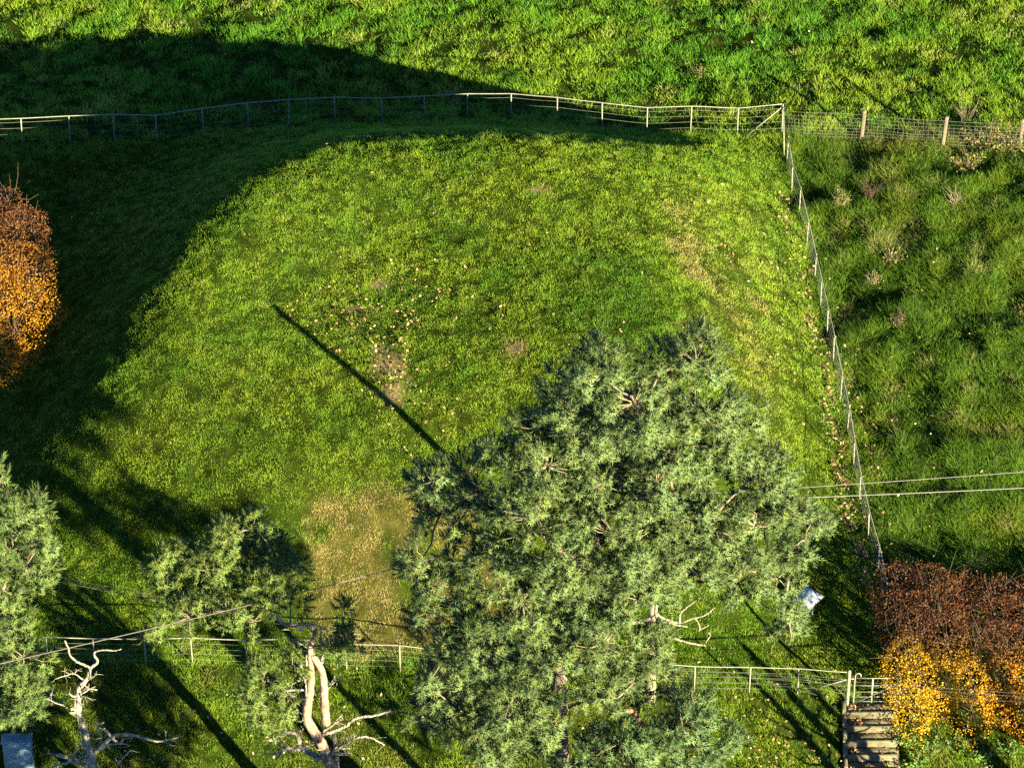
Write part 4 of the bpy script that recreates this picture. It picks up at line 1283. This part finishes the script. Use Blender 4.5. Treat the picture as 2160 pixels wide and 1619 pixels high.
y6 = W(1000, 2210, -1.75)[1]
FRONT_L = [(600, 1945, 60), (660, 1930, 70), (740, 1930, 75), (820, 1910, 75), (900, 1900, 80), (980, 1890, 80), (1060, 1880, 80), (1140, 1868, 75), (720, 1985, 70), (800, 1980, 75), (890, 1975, 80), (980, 1970, 80), (1070, 1960, 75), (640, 1995, 60), (1110, 1915, 60)]
tb6 = np.array([*W(1050, 2210, -1.75), -1.75])
pine("pine_tree", "broad pine standing below the picture's lower edge, known by its shadow on the bank", tb6, [tb6] + [at_y(1050 + d, y, y6) for d, y in ((-40, 2110), (-90, 2030), (-110, 1960), (-100, 1900))], (.2, .06), FRONT_L, y6, "pines along the road", front=.3, reach=.4, dens=.9, back=0)


# ------------------------------------------------------------------ weeds, brambles and dry stalks
def weed(name, px, py, label, cat, n, size, hgt, spread, cols, group, stems=8, stemcol=None, z=None, stalks=0):
    p = at_z(px, py, 0 if z is None else z); base = np.array([p[0], p[1], gz(p)])
    t = thing(name, base, label, cat, group)
    st_, lv = MB(), MB()
    for k in range(stems):
        a = RNG.random() * 6.283; r = spread * math.sqrt(RNG.random())
        tip = base + (math.cos(a) * r, math.sin(a) * r, hgt * RNG.uniform(.55, 1.05))
        b0 = base + (math.cos(a) * r * .3, math.sin(a) * r * .3, -.02)
        st_.tube([b0, (b0 + tip) / 2 + (0, 0, .12 * hgt) + RNG.normal(0, .03, 3), tip], [.008, .006, .003], 3, cap=False)
        m = n // stems
        tt = RNG.random((m, 1)) ** .7
        pos = b0 + (tip - b0) * tt + RNG.normal(0, .07, (m, 3)) * (1, 1, .6)
        cc_ = cols[RNG.integers(0, len(cols), m)] * (.7 + .6 * RNG.random((m, 1)))
        add_leaves(lv, pos, size * (.6 + .8 * RNG.random(m)), cc_, flat=.8)
    for k in range(stalks):
        a = RNG.random() * 6.283; e = unit(np.array([math.cos(a) * .5, math.sin(a) * .5, 1])); ln = hgt * RNG.uniform(.7, 1.6)
        st_.tube([base + RNG.normal(0, spread * .25, 3) * (1, 1, 0), base + e * ln * .5 + RNG.normal(0, .05, 3), base + e * ln + RNG.normal(0, .1, 3) * (1, 1, .3)], [.006, .005, .003], 3, cap=False)
    if n:
        lv.build("leaves", M_LEAF, t, False)["kind"] = "stuff"
    st_.build("stems", M_TWIG if stemcol is None else stemcol, t)["kind"] = "stuff"


NET = np.array([(.05, .13, .015), (.08, .17, .02), (.12, .19, .02)])
BRM = np.array([(.13, .17, .03), (.18, .18, .03), (.10, .12, .03), (.2, .13, .04)])
STR = np.array([(.26, .2, .09), (.2, .15, .07)])
for px, py, nm in ((1908, 1572, "against the hedge foot nearest the steps"), (1960, 1590, "below the first golden bulge of the hedge"), (2018, 1583, "under the dark stripe on the hedge"), (2075, 1597, "below the second golden bulge of the hedge"), (2125, 1590, "near the picture's right edge under the hedge"), (1930, 1610, "at the picture's bottom edge right of the steps"), (1890, 1600, "right beside the lowest steps")):
    weed("nettle_clump", px, py, "green nettle clump " + nm, "weed", 300, .07, .42, .42, NET, "nettles at the foot of the hedge", 12, z=-.85)
weed("bramble", 2075, 300, "straggling bramble with yellow-green leaves along the timber fence", "shrub", 520, .08, .65, .75, BRM, "scrub in the rough grass", 22, stalks=10)
weed("bramble", 2130, 320, "bramble thicket at the right edge beside the end timber post", "shrub", 520, .08, .6, .8, BRM, "scrub in the rough grass", 22, stalks=8)
weed("bramble", 2040, 350, "low bramble in front of the middle timber post", "shrub", 320, .07, .45, .7, BRM, "scrub in the rough grass", 18, stalks=4)
weed("weed_bush", 1775, 432, "small leafy weed with yellowing leaves in the rough grass near the iron fence", "weed", 280, .065, .55, .36, BRM, "scrub in the rough grass", 14, stalks=6)
weed("dead_stalks", 1835, 418, "fan of bare brown stalks right of the small leafy weed", "weed", 0, .05, .75, .3, STR, "scrub in the rough grass", 5, stemcol=M_TWIGB, stalks=34)
weed("dry_tuft", 2012, 440, "pale straw-coloured tuft standing up in the rough grass", "weed", 0, .05, .5, .2, STR, "scrub in the rough grass", 6, stalks=34)
weed("weed_bush", 1880, 545, "brownish seeding weed in the middle of the rough grass", "weed", 300, .06, .5, .45, np.vstack([BRM, STR]), "scrub in the rough grass", 14, stalks=12)
weed("weed_bush", 1840, 590, "pale drooping weed just left of the brownish seeding weed", "weed", 200, .055, .45, .36, np.vstack([BRM, STR]), "scrub in the rough grass", 12, stalks=10)
weed("dead_stalks", 1895, 690, "grey-brown twiggy heap lower in the rough grass", "weed", 90, .06, .4, .35, STR * .7, "scrub in the rough grass", 8, stemcol=M_TWIGB, stalks=28)
weed("dead_leaf_heap", 1885, 892, "heap of curled brown leaves level with the utility cables", "weed", 160, .1, .16, .25, np.array([(.2, .13, .07), (.15, .1, .06)]), "scrub in the rough grass", 8)
weed("dry_tuft", 2035, 255, "tall dry stems leaning in the pasture behind the timber fence", "weed", 0, .05, .9, .3, STR, "scrub in the rough grass", 5, stalks=20)
weed("weed_bush", 1475, 145, "leafy dark weed in the pasture behind the iron fence", "weed", 180, .06, .35, .4, BRM * .8, "scrub in the rough grass", 10)

# ------------------------------------------------------------------ fallen leaves
XY, SZ = [], []


def leaf_patch(px, py, rx, ry, n, z, s=.1):
    a = RNG.normal(size=(n, 2)) * .55
    q = at_z(px + a[:, 0] * rx, py + a[:, 1] * ry, z)
    XY.append(q[:, :2]); SZ.append(s * (.6 + .7 * RNG.random(n)))


leaf_patch(800, 640, 190, 130, 190, 3.2, .1); leaf_patch(820, 790, 50, 70, 120, 3.2, .1); leaf_patch(900, 880, 160, 80, 70, 3.0, .1); leaf_patch(720, 700, 110, 60, 80, 3.1, .1)
leaf_patch(1050, 600, 480, 300, 110, 3.1, .08); leaf_patch(1520, 480, 150, 160, 60, 1.8, .1); leaf_patch(1640, 620, 60, 200, 55, .6, .1); leaf_patch(1500, 900, 300, 300, 40, 1.4)
for (ax_, ay_), (bx_, by_) in zip(RIGHT_BASE[2:-2], RIGHT_BASE[3:-1]):
    for k in range(3):
        t_ = (k + RNG.random()) / 3
        near = smooth(300, 900, ay_)
        leaf_patch(ax_ + (bx_ - ax_) * t_ - 26 + RNG.normal(0, 8), ay_ + (by_ - ay_) * t_, 16, 26, int(6 + 24 * near), 0, .10)
        leaf_patch(ax_ + (bx_ - ax_) * t_ + 30, ay_ + (by_ - ay_) * t_, 30, 30, int(1 + 5 * near), 0, .10)
leaf_patch(1900, 950, 130, 200, 60, .1); leaf_patch(1950, 600, 180, 300, 30, .1)
leaf_patch(1500, 1430, 300, 60, 50, 0); leaf_patch(1640, 1550, 160, 80, 110, -.6, .1); leaf_patch(600, 1540, 500, 80, 130, -.6, .1); leaf_patch(1300, 1570, 500, 60, 90, -.7, .1)
leaf_patch(1650, 1610, 200, 25, 90, -.9, .09); leaf_patch(250, 1590, 200, 40, 60, -.9, .1); leaf_patch(200, 450, 260, 120, 40, 0, .1); leaf_patch(1100, 120, 900, 120, 45, -.3, .1)
xy = np.concatenate(XY); sz_ = np.concatenate(SZ)
k = ~((xy[:, 0] > STEPX0) & (xy[:, 0] < STEPX1) & (xy[:, 1] < STEP_L[1] + .3))
xy, sz_ = xy[k], sz_[k]
rg_ = region(xy[:, 0], xy[:, 1])
zz = ground_z(xy[:, 0], xy[:, 1]) + np.where(rg_ == 1, .085, .13) + .03 * RNG.random(len(xy))
TAN = np.array([(.36, .235, .12), (.28, .165, .075), (.43, .30, .17), (.2, .115, .055)])
mb = MB(); add_leaves(mb, np.column_stack([xy, zz]), sz_, TAN[RNG.integers(0, 4, len(xy))] * (.7 + .5 * RNG.random((len(xy), 1))), flat=.55)
tag(mb.build("fallen_leaves", M_LEAF, None, False), "tan fallen leaves scattered over the mound and drifted along the right fence", "leaves", kind="stuff")
# drifts on the steps
n = 420
u = RNG.random(n); kk = RNG.integers(0, 7, n); v = RNG.random(n)
edge = np.where(RNG.random(n) < .45, .3 * RNG.random(n), np.where(RNG.random(n) < .6, 1 - .3 * RNG.random(n) ** 1.5, u))
pos = np.column_stack([sx0 + (sx1 - sx0) * edge, sy - kk * TR - .02 - (TR - .06) * v ** 1.5, sz - kk * RI - .02 + .02 * RNG.random(n) + .012])
mb = MB(); add_leaves(mb, pos, .06 + .05 * RNG.random(n), TAN[RNG.integers(0, 4, n)] * .8 * (.6 + .5 * RNG.random((n, 1))), flat=.45)
tag(mb.build("step_litter", M_LEAF, None, False), "brown leaf litter lying on the concrete steps", "leaves", kind="stuff")
for o in scene.objects:
    if "_base" in o:
        del o["_base"]
